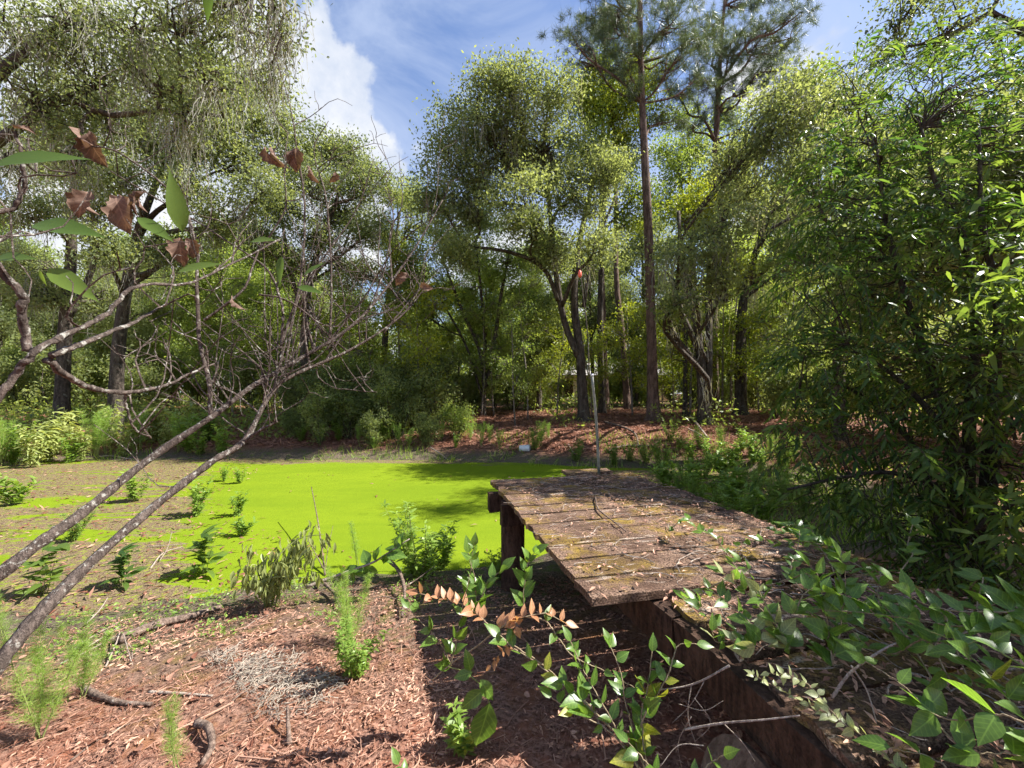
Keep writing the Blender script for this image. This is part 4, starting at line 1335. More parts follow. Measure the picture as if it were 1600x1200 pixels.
# ------------------------------------------------------------------ leaning bare sapling in the left foreground
def build_sapling():
    b0 = at(-150, 1150, 1.35)
    b0[2] = hz(b0[0], b0[1])
    root = thing('bare_sapling', 'leaning half-dead sapling with bare lichened branches crossing the left foreground', 'tree', b0)
    B = MB
    specs = [
        ('stem', [(-150, 1010, 1.35), (-40, 930, 1.5), (60, 850, 1.62), (130, 800, 1.75), (230, 720, 1.95), (330, 652, 2.1), (400, 600, 2.22), (470, 560, 2.35), (560, 500, 2.5), (640, 400, 2.7), (692, 312, 2.8)], 0.026, 0.004),
        ('stem', [(-150, 1240, 1.15), (-40, 1090, 1.3), (40, 985, 1.42), (130, 890, 1.58), (240, 792, 1.8), (330, 722, 1.98), (382, 688, 2.1), (420, 620, 2.2), (455, 588, 2.3), (550, 545, 2.5), (625, 495, 2.65), (672, 440, 2.75)], 0.027, 0.0035),
        ('stem', [(-160, 900, 0.80), (-40, 680, 0.82), (15, 590, 0.84), (42, 553, 0.85), (110, 520, 0.95), (160, 490, 1.02), (205, 450, 1.1), (290, 440, 1.3), (420, 372, 1.6)], 0.0095, 0.003),
        ('branch', [(42, 553, 0.85), (34, 500, 0.84), (30, 470, 0.83), (10, 430, 0.82), (-20, 400, 0.8)], 0.008, 0.006),
        ('branch', [(75, 562, 0.93), (130, 600, 1.05), (200, 613, 1.2), (250, 605, 1.3), (290, 590, 1.4), (340, 570, 1.5)], 0.008, 0.003),
        ('branch', [(80, 555, 0.93), (150, 530, 1.05), (215, 500, 1.2), (260, 475, 1.3)], 0.008, 0.003),
        ('branch', [(195, 613, 1.2), (195, 640, 1.22), (215, 670, 1.25), (235, 685, 1.3)], 0.004, 0.002),
        ('branch', [(330, 650, 2.1), (325, 590, 2.1), (305, 530, 2.1), (300, 440, 2.1), (295, 380, 2.1), (270, 310, 2.1), (180, 240, 2.1), (120, 225, 2.1)], 0.011, 0.003),
        ('branch', [(440, 565, 2.3), (442, 500, 2.3), (436, 470, 2.3), (410, 420, 2.3), (340, 370, 2.3), (230, 305, 2.25), (170, 270, 2.2)], 0.009, 0.003),
        ('branch', [(490, 545, 2.4), (480, 480, 2.4), (500, 420, 2.4), (560, 330, 2.5), (590, 250, 2.5)], 0.008, 0.002),
        ('branch', [(440, 540, 2.3), (470, 440, 2.35), (480, 330, 2.4), (470, 230, 2.4), (455, 150, 2.4), (425, 60, 2.4)], 0.008, 0.002),
        ('branch', [(515, 530, 2.42), (520, 430, 2.42), (510, 310, 2.4), (490, 240, 2.4), (512, 190, 2.4)], 0.007, 0.002),
        ('branch', [(580, 480, 2.55), (600, 420, 2.6), (612, 340, 2.6), (600, 280, 2.6)], 0.006, 0.002),
        ('branch', [(380, 690, 2.1), (410, 672, 2.1), (435, 660, 2.1)], 0.010, 0.004),
        ('branch', [(600, 520, 2.6), (650, 460, 2.7), (685, 425, 2.8)], 0.006, 0.002),
        ('branch', [(320, 500, 2.1), (380, 450, 2.15), (400, 390, 2.2), (440, 330, 2.2), (445, 260, 2.2), (448, 205, 2.2)], 0.007, 0.002),
        ('branch', [(-40, 330, 1.0), (15, 325, 1.05), (28, 290, 1.05), (30, 255, 1.05), (28, 200, 1.05)], 0.007, 0.004),
        ('branch', [(495, 568, 2.4), (500, 590, 2.4), (530, 605, 2.4), (590, 612, 2.4)], 0.004, 0.002),
        ('branch', [(405, 460, 2.2), (450, 470, 2.25), (500, 505, 2.3), (540, 510, 2.4)], 0.006, 0.003),
    ]
    paths = []
    for k, (nm, pts, r0, r1) in enumerate(specs):
        P = smooth_path([at(*p) for p in pts], 8 * len(pts))
        P = P + np.cumsum(rng.normal(size=P.shape) * 0.0016, 0) * (r0 < 0.02)
        n = len(P)
        rad = np.linspace(r0, r1, n) * (1 + 0.10 * rng.normal(size=n).clip(-1.5, 1.5))
        mb = MB()
        tube(mb, P, rad, 8 if r0 > 0.012 else 6, 0.10)
        br = obj(nm, mb, M['twig_bark'], root, True)
        paths.append(P)
        # fine twigs of this branch
        nt = 4 if k in (2, 3, 4) else (5 if n > 60 else 4)
        for j in range(nt):
            i = rng.integers(int(n * 0.4), n)
            a = P[i]
            if a[1] < 1.2 and rng.random() < 0.6:
                continue
            tgt = a + norm(np.array([rng.normal() * 0.7 + 0.15, rng.normal() * 0.4, 0.9])) * rng.uniform(0.12, 0.45)
            tp = branch_path(a, tgt, 8, 0.22)
            mb = MB()
            tube(mb, tp, np.linspace(0.0032, 0.0012, 8), 4)
            for q in range(2):
                z = tp[rng.integers(3, 7)]
                tube(mb, branch_path(z, z + norm(rng.normal(size=3) + (0.2, 0, .5)) * rng.uniform(0.05, 0.16), 5, 0.2), np.linspace(0.002, 0.001, 5), 4)
            obj('twig', mb, M['twig_bark'], br)
    # long straight shoots fanning up from the two main stems
    for k in range(46):
        P = paths[k % 2]
        n = len(P)
        a = P[rng.integers(int(n * 0.52), n - 4)]
        ang = rng.normal() * 0.55 - 0.12
        L = rng.uniform(0.35, 1.0)
        tgt = a + np.array([math.sin(ang) * L, rng.normal() * 0.2 * L, math.cos(ang) * L])
        tp = branch_path(a, tgt, 12, 0.10, 0.0)
        mb = MB()
        tube(mb, tp, np.linspace(rng.uniform(0.003, 0.006), 0.0012, 12), 5, 0.08)
        for q in range(3):
            z = tp[rng.integers(3, 11)]
            tube(mb, branch_path(z, z + norm(tgt - a + rng.normal(size=3) * 0.6) * rng.uniform(0.08, 0.32), 6, 0.15), np.linspace(0.0022, 0.0009, 6), 4)
        obj('twig', mb, M['twig_bark'], root)
    for (px, py, Y, ln, ax, ay) in [(132, 205, 2.1, 0.22, .1, -1), (135, 298, 2.1, 0.20, -.1, -.9), (178, 305, 2.05, 0.22, .4, -.9), (225, 300, 2.1, 0.16, -.7, -.6), (287, 372, 2.0, 0.16, .2, -1), (420, 230, 2.3, 0.16, .1, -1),
                                    (462, 232, 2.3, 0.16, 0, -1), (490, 260, 2.3, 0.14, .2, -1), (530, 268, 2.3, 0.12, -.1, -1), (368, 462, 2.1, 0.13, -.1, -1), (640, 425, 2.7, 0.13, -.1, -1), (662, 448, 2.7, 0.10, .7, -.2), (28, 200, 1.05, 0.06, .9, .3), (60, 235, 1.1, 0.07, -.6, -.4)]:
        for q in range(2 if ln > 0.15 else 1):
            o = place('dead_leaf', random.choice(LEAF['dead_leaf']), root, at(px + q * 9 - 6, py, Y), np.array([ax + rng.normal() * .15, rng.normal() * 0.3, ay]), np.array([rng.normal() * .9, -1, rng.normal() * .6]), ln * rng.uniform(0.6, 0.95))
    for (px, py, Y, ln, ax, ay) in [(-15, 262, 0.85, 0.17, 1, .42), (50, 352, 1.1, 0.19, 1, -.06), (-10, 405, 0.9, 0.09, 1, .12), (75, 420, 1.1, 0.15, .85, -.5), (285, 362, 1.7, 0.24, .02, 1), (215, 340, 1.9, 0.20, .8, -.5), (278, 425, 1.6, 0.17, 1, .3),
                                    (392, 378, 1.9, 0.13, 1, .1), (440, 400, 2.0, 0.15, -.05, -1), (465, 448, 2.1, 0.14, .9, -.2), (475, 430, 2.1, 0.13, .7, .6), (62, 422, 1.3, 0.05, .1, -1), (330, -20, 1.9, 0.15, -.3, -1)]:
        place('leaf', random.choice(LEAF['long_leaf']), root, at(px, py, Y), np.array([ax, rng.normal() * 0.15, ay]), np.array([rng.normal() * .15, -0.75, 0.55]), ln)


build_sapling()

# ------------------------------------------------------------------ vines in the foreground
def vine(label, stems, kind, size, spacing=0.05, r=0.003, bark='vine_stem', up=0.4, name='vine', skip=0.0, mixed=None):
    b = at(*stems[0][0])
    root = thing(name, label, 'vine', b)
    for si, pts in enumerate(stems):
        P = smooth_path([at(*p) for p in pts], 10 * len(pts))
        P = P + np.cumsum(rng.normal(size=P.shape) * 0.0012, 0)
        mb = MB()
        tube(mb, P, np.linspace(r, r * 0.45, len(P)), 6)
        obj('stem', mb, M[bark], root, True)
        L = np.concatenate([[0], np.cumsum(np.linalg.norm(np.diff(P, axis=0), axis=1))])
        tot = L[-1]
        k = 0
        s_ = tot * skip
        while s_ < tot:
            p = np.array([np.interp(s_, L, P[:, c]) for c in range(3)])
            i = min(int(np.searchsorted(L, s_)), len(P) - 2)
            tg = norm(P[i + 1] - P[i])
            sd = norm(np.cross(tg, (0, -0.5, 1)))
            for sg in ((1, -1) if rng.random() < 0.62 else (1 if k % 2 else -1,)):
                kd = mixed[0] if mixed and rng.random() < mixed[1] else kind
                d = tg * 0.45 + sd * sg * 0.85 + np.array([0, -0.1, up]) + rng.normal(size=3) * 0.25
                nrm = np.array([0.25, -0.45, 0.8]) + rng.normal(size=3) * 0.45
                place('leaf', LEAF[kd][rng.integers(len(LEAF[kd]))], root, p, d, nrm, size * rng.uniform(0.6, 1.2) * (1 - 0.35 * s_ / tot))
            k += 1
            s_ += spacing * rng.uniform(0.75, 1.3)
        place('leaf', LEAF[kind][0], root, P[-1], norm(P[-1] - P[-3]) + (0, 0, .1), np.array([0.2, -.5, .8]), size * 0.75)
    return root


vine('pale arching stem tipped with a comb of coppery leaflets beside the dock post', [[(675, 1063, 1.95), (735, 1015, 1.88), (790, 972, 1.8), (815, 962, 1.8), (850, 953, 1.8), (884, 968, 1.8)]], 'copper_leaf', 0.085, 0.032, 0.004, up=0.9, skip=0.60)
vine('vine with a row of rust-orange leaves at its tip left of the dock post', [[(930, 1110, 1.62), (860, 1050, 1.75), (800, 1005, 1.85), (752, 962, 1.95), (715, 938, 2.0), (655, 925, 2.05)]], 'copper_leaf', 0.095, 0.04, 0.004, up=0.8, skip=0.62)
vine('small cluster of tiny orange leaflets at the bend of the arching stem', [[(805, 965, 1.79), (806, 985, 1.79), (790, 1010, 1.8), (770, 1035, 1.8)]], 'copper_leaf', 0.05, 0.025, 0.002, up=0.1, name='seedling')
vine('vine with a ladder of big bright green leaves below the orange tips', [[(985, 1165, 1.5), (905, 1090, 1.6), (850, 1045, 1.68), (800, 1010, 1.75), (780, 990, 1.78)]], 'green_leaf', 0.115, 0.042, 0.004, up=0.5, skip=0.25, mixed=('yellow_leaf', 0.15))
vine('arching green-leaved stem bending right over the shaded ground', [[(812, 962, 1.8), (850, 968, 1.78), (872, 1000, 1.75), (900, 1030, 1.7), (960, 1060, 1.65), (1010, 1090, 1.6)]], 'green_leaf', 0.08, 0.055, 0.0035, up=0.5, skip=0.2)
vine('leafy vine clump rising from the bottom edge in front of the dock beam', [[(1015, 1230, 1.42), (960, 1130, 1.55), (920, 1060, 1.62), (895, 1000, 1.68)], [(1015, 1230, 1.42), (985, 1120, 1.52), (975, 1060, 1.56), (960, 1010, 1.6)],
      [(1015, 1230, 1.42), (1000, 1130, 1.5), (1010, 1070, 1.52), (1015, 1020, 1.55)], [(1015, 1230, 1.42), (1000, 1140, 1.5), (1040, 1060, 1.5), (1060, 1010, 1.55), (1090, 1005, 1.55)], [(1015, 1230, 1.42), (960, 1150, 1.5), (900, 1110, 1.55), (860, 1085, 1.6)]],
     'green_leaf', 0.085, 0.055, 0.0035, up=0.5, skip=0.2, mixed=('yellow_leaf', 0.22))
vine('forked seedling with toothed blue-green leaves over the dark striped shadow', [[(705, 1040, 1.95), (690, 1005, 1.97), (668, 975, 2.0), (640, 945, 2.02)], [(705, 1040, 1.95), (715, 1005, 1.95), (722, 965, 1.96), (735, 900, 1.98), (742, 855, 1.98)]], 'green_leaf', 0.09, 0.06, 0.003, up=0.35, name='seedling')
vine('upright pale-green leaf shoot just left of the dock post', [[(745, 960, 2.1), (740, 905, 2.1), (730, 860, 2.1)], [(745, 960, 2.1), (760, 915, 2.1), (785, 890, 2.1)]], 'green_leaf', 0.12, 0.045, 0.003, up=0.9, name='seedling')
vine('leafy shoot growing in front of the dock post', [[(818, 945, 2.2), (818, 910, 2.2), (824, 880, 2.2), (838, 865, 2.2)]], 'green_leaf', 0.11, 0.05, 0.003, up=0.8, name='seedling')
hl = thing('drooping_leaf_spray', 'spray of three large pale lobed leaves hanging down over the shadow', 'leaves', at(735, 1035, 1.8))
mb = MB()
tube(mb, smooth_path([at(700, 1042, 1.9), at(725, 1050, 1.82), at(755, 1075, 1.78), at(768, 1110, 1.77)], 14), 0.0022, 6)
obj('stem', mb, M['green_stem'], hl)
for (px, py, dx, dz, ln) in ((735, 1048, -.15, 1, 0.09), (755, 1078, -.5, -.35, 0.12), (765, 1098, -.28, -1, 0.20), (750, 1062, .5, -.6, 0.10), (738, 1050, -.6, -.1, 0.08)):
    place('leaf', LEAF['lobed_leaf'][0], hl, at(px, py, 1.77), np.array([dx, -0.15, dz]), np.array([0.25, -0.8, 0.55]), ln)
vine('sunlit vine tangle with pale shining leaves draped on the broken plank ends', [[(1235, 1010, 1.55), (1190, 950, 1.65), (1160, 915, 1.7), (1125, 890, 1.75)], [(1235, 1010, 1.55), (1205, 960, 1.6), (1180, 900, 1.68), (1165, 880, 1.7)],
      [(1235, 1010, 1.55), (1170, 985, 1.58), (1120, 975, 1.62), (1085, 935, 1.68)], [(1190, 1000, 1.55), (1160, 960, 1.62), (1110, 925, 1.7), (1090, 935, 1.72)], [(1180, 1010, 1.52), (1150, 1000, 1.55), (1120, 1000, 1.58), (1110, 985, 1.58)]],
     'green_leaf', 0.085, 0.038, 0.003, up=0.3, mixed=('pale_leaf', 0.3))
vine('upright green vine shoots standing on the shaded deck', [[(1300, 1040, 1.45), (1290, 970, 1.5), (1275, 900, 1.55), (1262, 880, 1.56)], [(1300, 1040, 1.45), (1320, 960, 1.5), (1325, 900, 1.55), (1318, 868, 1.56)], [(1240, 960, 1.5), (1260, 920, 1.52), (1290, 920, 1.52), (1350, 940, 1.5)]],
     'green_leaf', 0.10, 0.045, 0.003, up=0.6)
vine('long leafy vine running across the deck from the right edge', [[(1640, 950, 1.25), (1550, 960, 1.3), (1460, 950, 1.38), (1400, 908, 1.45)], [(1640, 1000, 1.2), (1560, 985, 1.28), (1480, 975, 1.35), (1360, 960, 1.45), (1270, 950, 1.5)]], 'green_leaf', 0.10, 0.045, 0.003, up=0.5)
vine('yellow-stemmed vine arching up from the lower right corner', [[(1650, 1180, 1.0), (1590, 1110, 1.06), (1530, 1040, 1.15), (1480, 1000, 1.22), (1455, 985, 1.26)], [(1650, 1080, 1.05), (1580, 1030, 1.1), (1535, 1000, 1.18), (1500, 1020, 1.2)]], 'green_leaf', 0.095, 0.05, 0.003, 'green_stem', up=0.5, mixed=('yellow_leaf', 0.2))
vine('broad dull-green leaves on trailing vines at the bottom right corner', [[(1560, 1230, 1.0), (1480, 1150, 1.08), (1420, 1080, 1.18), (1350, 1030, 1.3)], [(1650, 1150, 0.95), (1560, 1120, 1.02), (1490, 1130, 1.08), (1430, 1110, 1.15)], [(1500, 1220, 1.0), (1450, 1180, 1.05), (1390, 1160, 1.1)], [(1650, 1210, 0.92), (1580, 1180, 1.0), (1530, 1180, 1.02)]],
     'green_leaf', 0.11, 0.075, 0.0028, up=0.2)
vine('pale dusty vine with tiny leaves trailing down the beam', [[(1430, 1230, 1.08), (1370, 1165, 1.15), (1310, 1125, 1.22), (1250, 1095, 1.3), (1175, 1055, 1.4)], [(1310, 1125, 1.22), (1270, 1080, 1.3), (1235, 1060, 1.35), (1200, 1055, 1.38)]], 'pale_leaf', 0.038, 0.018, 0.0022, up=0.3)
vine('round bright green leaves at the bottom edge below the beam', [[(1060, 1240, 1.3), (1010, 1190, 1.36), (985, 1160, 1.4)], [(1060, 1240, 1.3), (1110, 1200, 1.28), (1135, 1190, 1.26)]], 'green_leaf', 0.08, 0.07, 0.003, up=0.3)
vine('single leafy sprig poking up at the bottom edge left of the shadow', [[(640, 1250, 1.5), (632, 1215, 1.52), (622, 1195, 1.53)]], 'green_leaf', 0.08, 0.04, 0.002, up=0.4, name='seedling')


def vine_thicket():
    root = thing('vine_thicket', 'dense tangle of shaded leafy vines burying the rotten shore end of the dock', 'vine', dk(-0.8, 1.0, DECK))
    sm, fol = MB(), MB()
    cand = []
    for k in range(25):
        a, b = rng.uniform(-1.55, 0.0), rng.uniform(0.7, 1.9)
        p = dk(a, b, DECK + 0.02)
        h = rng.uniform(0, 6.28)
        P = [p]
        for j in range(6):
            h += rng.normal() * 0.6
            q = P[-1] + np.array([math.cos(h), math.sin(h), 0]) * 0.11
            q[2] = DECK + 0.03 + 0.16 * rng.random() * math.sin((j + 1) / 7 * math.pi) + 0.02
            P.append(q)
        P = smooth_path(P, 26)
        tube(sm, P, np.linspace(0.0035, 0.0018, 26), 5)
        for i in range(2, 26, 2):
            tg = norm(P[min(25, i + 1)] - P[i - 1])
            sd = norm(np.cross(tg, (0, 0, 1)))
            for sg in (1, -1):
                if rng.random() < 0.85:
                    cand.append((P[i], tg * .5 + sd * sg * .8 + np.array([0, 0, .35]) + rng.normal(size=3) * .25, np.array([.15, -.3, .9]) + rng.normal(size=3) * .4, rng.uniform(0.04, 0.09)))
    obj('stems', sm, M['vine_stem'], root)
    cand.sort(key=lambda c: c[0][1] / c[3])
    for c in cand[:300]:
        place('leaf', LEAF['green_leaf'][rng.integers(3)], root, *c)
    rest = cand[300:]
    me = LEAF['green_leaf'][0]
    tv = np.array([v.co[:] for v in me.vertices])
    tf = np.array([p.vertices[:] for p in me.polygons])
    leaves(fol, tv, tf, np.array([c[0] for c in rest]), np.array([c[1] for c in rest]), np.array([c[2] for c in rest]), np.array([c[3] for c in rest]), rng.random(len(rest)))
    stuff(obj('foliage', fol, M['vine_leaf'], root))


vine_thicket()


def bare(label, name, cat, paths, r, mat='pale_twig', group=None):
    root = None
    mb = MB()
    for P, rr in paths:
        Q = smooth_path(P, 7 * len(P))
        tube(mb, Q, np.linspace(rr, rr * 0.5, len(Q)) * (1 + 0.08 * rng.normal(size=len(Q)).clip(-1.5, 1.5)), 6, 0.06)
    o = obj(name, mb, M[mat], None, True)
    # origin at the base
    b = np.array(paths[0][0][0])
    o.data.transform(Matrix.Translation(-Vector(b)))
    o.location = b
    return tag(o, label, cat, group)


A = at
bare('bare tangle of thin brown roots dangling beneath the beam', 'root_tangle', 'roots', [([A(1140, 1040, 1.45), A(1080, 1070, 1.5), A(1010, 1080, 1.55)], .004), ([A(1080, 1070, 1.5), A(1075, 1120, 1.48), A(1090, 1170, 1.46)], .002), ([A(1100, 1065, 1.48), A(1080, 1100, 1.5), A(1050, 1130, 1.5)], .0018),
      ([A(1085, 1090, 1.48), A(1110, 1130, 1.46), A(1085, 1160, 1.48)], .0016), ([A(1060, 1100, 1.5), A(1100, 1110, 1.46), A(1130, 1095, 1.45)], .0016), ([A(1080, 1120, 1.48), A(1060, 1160, 1.5), A(1065, 1200, 1.5)], .0016)], .003)
bare('long thin bare twig crossing in front of the rounded board', 'twig', 'twig', [([A(1070, 1140, 1.4), A(1130, 1130, 1.34), A(1190, 1125, 1.28), A(1250, 1118, 1.24)], .004), ([A(1130, 1130, 1.34), A(1160, 1160, 1.32), A(1180, 1190, 1.3)], .0018), ([A(1100, 1165, 1.4), A(1060, 1165, 1.42), A(1030, 1200, 1.4)], .002)], .003)
bare('curved bare stem lying on the deck among the broad vine leaves', 'twig', 'twig', [([A(1300, 1090, 1.32), A(1330, 1050, 1.32), A(1380, 1015, 1.32), A(1400, 1005, 1.32)], .005), ([A(1330, 1040, 1.3), A(1355, 1080, 1.28), A(1370, 1130, 1.25)], .003)], .003)


# ------------------------------------------------------------------ sticks and logs on the ground
def ground_stick(label, name, pts, r, mat='log_bark', cat='stick', lift=0.8, extra=()):
    P = []
    for p in pts:
        q = gp(*p[:2]) + np.array([0, 0, r * lift + (p[2] if len(p) > 2 else 0)])
        P.append(q)
    paths = [(P, r)]
    for e in extra:
        paths.append(([gp(*p[:2]) + np.array([0, 0, (p[2] if len(p) > 2 else r)]) for p in e[0]], e[1]))
    return bare(label, name, cat, paths, r, mat)


ground_stick('thick fallen log lying across the muddy bank below the wilted bush', 'fallen_log', [(185, 1008), (240, 985), (300, 970), (346, 955)], 0.042, cat='log')
ground_stick('dark curved branch half sunk in the leaf litter at lower left', 'fallen_branch', [(130, 1082), (160, 1096), (195, 1105), (236, 1108)], 0.022, cat='branch')
ground_stick('smooth tan stick lying flat in the middle of the leaf litter', 'stick', [(233, 1084), (280, 1087), (332, 1091)], 0.011, 'pale_twig')
ground_stick('bent grey-brown branch stub poking from litter at the bottom edge', 'fallen_branch', [(308, 1142, .02), (325, 1158, .05), (330, 1180, .02), (315, 1205)], 0.024, cat='branch')
ground_stick('short dark snag standing up from the litter near the bottom', 'snag', [(452, 1168), (450, 1150, .04), (449, 1132, .09)], 0.014, cat='snag')
ground_stick('short stub of broken branch resting on the grey moss patch', 'stick', [(418, 1070, .01), (438, 1056, .03)], 0.012)
ground_stick('thin pale stick lying beside the grey moss patch', 'stick', [(445, 1068), (475, 1066), (500, 1064)], 0.005, 'pale_twig')
ground_stick('bleached forked twig on the bank above the red litter', 'twig', [(165, 1045), (180, 1020, .05), (190, 1005, .08), (205, 1040, .02)], 0.006, 'pale_twig', 'twig', extra=(([(185, 1008, .07), (170, 1010, .05), (160, 990, .04)], .003), ([(195, 1015, .06), (205, 1022, .04), (207, 1042, .01)], .003)))
ground_stick('bundle of bleached dead stalks lying left of the fallen log', 'dead_stalks', [(110, 1030), (150, 1010, .03), (186, 990, .05)], 0.005, 'pale_twig', 'stalks', extra=(([(115, 1020, .02), (150, 1000, .04), (185, 985, .06)], .004), ([(100, 1040, .02), (140, 1022, .03), (180, 1000, .03)], .004), ([(135, 985, .05), (155, 968, .08), (168, 955, .12)], .008)))
ground_stick('dark broken branch propped on the bank left of the dock shadow', 'fallen_branch', [(605, 898, .16), (622, 915, .14), (632, 940, .08), (628, 972, .02)], 0.024, cat='branch', extra=(([(632, 935, .1), (655, 925, .14), (680, 915, .2)], .008), ([(628, 950, .06), (600, 945, .07), (575, 948, .06)], .006)))
ground_stick('leafless brown branch lying on the mud beside the feathery green stalk', 'fallen_branch', [(498, 915, .05), (520, 935, .04), (535, 965, .02)], 0.018, cat='branch')
ground_stick('thin stick lying on the pond edge below the wilted bush', 'stick', [(380, 985), (400, 970), (420, 962)], 0.006, 'pale_twig')
ground_stick('long thin twig lying diagonally through the lower left litter', 'twig', [(110, 1195), (150, 1160), (195, 1138), (230, 1126)], 0.006, cat='twig')
ground_stick('driftwood sticks on the brown mud left of the green water', 'driftwood', [(235, 890), (255, 872, .05), (285, 860, .04)], 0.01, 'pale_twig', 'driftwood', extra=(([(250, 880, .03), (262, 868, .1), (268, 850, .16)], .005), ([(230, 857, .02), (260, 855, .02), (290, 852, .02)], .006)))
ground_stick('bare dead stalk standing in the duckweed behind the wilted bush', 'dead_stalk', [(508, 900), (503, 880, .14), (496, 850, .32), (486, 815, .55)], 0.012, 'log_bark', 'stalk', extra=(([(508, 898, .02), (512, 885, .2), (520, 868, .38)], .005), ([(505, 895, .05), (495, 890, .15), (480, 878, .28)], .008)))
ground_stick('fallen dead branch on the pine straw right of the forked oak', 'fallen_branch', [(945, 662, .02), (975, 672, .05), (992, 685, .1), (998, 700, .02)], 0.05, cat='branch')
ground_stick('dark rotting branch lying low on the far bank beyond the pole', 'fallen_branch', [(950, 708), (975, 702, .04), (1015, 700)], 0.05, cat='branch')
ground_stick('pale forked branch below the paired oak trunks', 'fallen_branch', [(1078, 655, .1), (1095, 675, .06), (1110, 692)], 0.05, 'pale_twig', 'branch', extra=(([(1075, 672, .05), (1090, 680, .05), (1105, 688, .03)], .03),))
ground_stick('pale stick by the far shore left of the pole', 'stick', [(888, 695), (896, 708), (912, 720)], 0.02, 'pale_twig')
ground_stick('reddish stick sticking out of the far shore duckweed', 'stick', [(672, 706, .12), (690, 714, .05), (700, 720)], 0.02, 'pale_twig')
ground_stick('thin branch lying on the left shore below the weeds', 'fallen_branch', [(155, 718, .05), (175, 716, .03), (205, 720)], 0.025, 'pale_twig', 'branch')


# ------------------------------------------------------------------ weeds
def fennel(nodes, per, stems, seed, mat='fennel', leaf_len=0.085):
    r = thing('feathery_weed', 'x', 'weed', (0, 0, 0))
    sm, lf = MB(), MB()
    for k in range(stems):
        lean = rng.normal(size=2) * 0.14
        top = np.array([lean[0], lean[1], rng.uniform(0.72, 1.0)])
        p = smooth_path([np.array([rng.normal() * 0.02, rng.normal() * 0.02, -0.05]), top * 0.5 + rng.normal(size=3) * 0.015, top], 14)
        tube(sm, p, np.linspace(0.008, 0.002, 14), 5)
        for q in rng.uniform(0.18, 1, nodes):
            i = q * 13
            c = p[int(i)] + (p[min(13, int(i) + 1)] - p[int(i)]) * (i % 1)
            a = rng.uniform(0, 6.28)
            bl_ = rng.uniform(0.05, 0.16) * (1.25 - q)
            e = c + np.array([math.cos(a) * bl_, math.sin(a) * bl_, bl_ * 0.9])
            tt = rng.random((per, 1))
            pts = c + (e - c) * tt
            dd = rand_unit(per) * 0.8 + norm(e - c) * 0.9
            leaves(lf, NEEDLE_V, NEEDLE_F, pts, dd, rand_unit(per), leaf_len * rng.uniform(.5, 1.1, per), np.clip(.5 + .25 * rng.normal(size=per), 0, 1), 0.9)
    obj('stems', sm, M['green_stem'], r, True)
    obj('foliage', lf, M[mat], r)
    return r


def leafy(stems, per, mat, ln, droop, seed, spread=0.2, hmin=0.6):
    r = thing('leafy_weed', 'x', 'weed', (0, 0, 0))
    sm, lf = MB(), MB()
    for k in range(stems):
        a = rng.uniform(0, 6.28)
        q = rng.uniform(0.2, 1) * spread
        top = np.array([math.cos(a) * q, math.sin(a) * q, rng.uniform(hmin, 1.0)])
        p = smooth_path([np.array([math.cos(a) * 0.03, math.sin(a) * 0.03, -0.05]), top * 0.5 + rng.normal(size=3) * 0.03, top], 12)
        tube(sm, p, np.linspace(0.007, 0.002, 12), 5)
        i = rng.integers(2, 12, per)
        ang = rng.uniform(0, 6.28, per)
        dd = np.stack([np.cos(ang), np.sin(ang), rng.uniform(-droop, 0.8 - droop, per)], -1)
        leaves(lf, LANCE_V, LANCE_F, p[i] + rng.normal(size=(per, 3)) * 0.01, dd, rng.normal(size=(per, 3)) * .3 + (0, 0, 1), ln * rng.uniform(.6, 1.2, per), np.clip(.5 + .25 * rng.normal(size=per), 0, 1), 1.35)
    obj('stems', sm, M['green_stem'], r, True)
    obj('foliage', lf, M[mat], r)
    return r


W = {'fennel_big': fennel(190, 12, 4, 1, leaf_len=0.06), 'fennel_thin': fennel(150, 12, 2, 2, leaf_len=0.06), 'fennel_far': fennel(60, 9, 6, 3, leaf_len=0.10),
     'pale_a': leafy(7, 34, 'pale_weed', 0.17, 0.55, 4, 0.3), 'pale_b': leafy(6, 38, 'pale_weed', 0.15, 0.7, 5, 0.25), 'green': leafy(9, 44, 'weed', 0.15, 0.1, 6, 0.42, 0.45), 'low': leafy(8, 26, 'weed', 0.3, -0.1, 7, 0.5, 0.3),
     'bush': leafy(16, 60, 'weed', 0.10, 0.15, 8, 0.5, 0.4), 'broad': leafy(3, 14, 'willow', 0.42, 0.15, 9, 0.25, 0.6)}
for p in W.values():
    p.name = 'weed_pattern'


def weed(kind, px, py, h, label, group=None, rz=None, name=None):
    o = copy_thing(W[kind], gp(px, py), random.uniform(0, 6.28) if rz is None else rz, h, label, group)
    o.name = name or ('feathery_weed' if 'fennel' in kind else 'leafy_weed')
    return o


weed('fennel_big', 62, 1160, 0.62, 'big feathery light green weed leaning in the bottom left corner')
weed('fennel_big', 130, 1090, 0.50, 'feathery green weed right behind the corner one, beside the bleached stalks')
weed('fennel_thin', 274, 1215, 0.42, 'slim feathery weed standing alone at the bottom edge in sunlit litter')
weed('fennel_thin', 10, 1010, 0.5, 'feathery weed half cut off by the left edge of the picture')
weed('fennel_big', 548, 1010, 0.62, 'tall feathery green weed on the bank left of the dock shadow')
weed('bush', 556, 1060, 0.45, 'drying leafy weed in front of the tall feathery one')
weed('bush', 655, 905, 0.95, 'bushy bright green weed with thin flower spikes at the pond edge')
weed('green', 690, 890, 0.62, 'low green weed leaning against the bushy bright one by the water')
weed('fennel_thin', 560, 885, 0.55, 'spindly seed stalk by the pond behind the fallen leafy branch')
weed('green', 308, 806, 0.75, 'bushy weed growing from the mud beside the forked sapling stems')
weed('green', 371, 806, 0.5, 'small round weed at the edge of the bright duckweed')
weed('bush', 114, 846, 0.52, 'round green weed on the brown mud under the upper sapling stem')
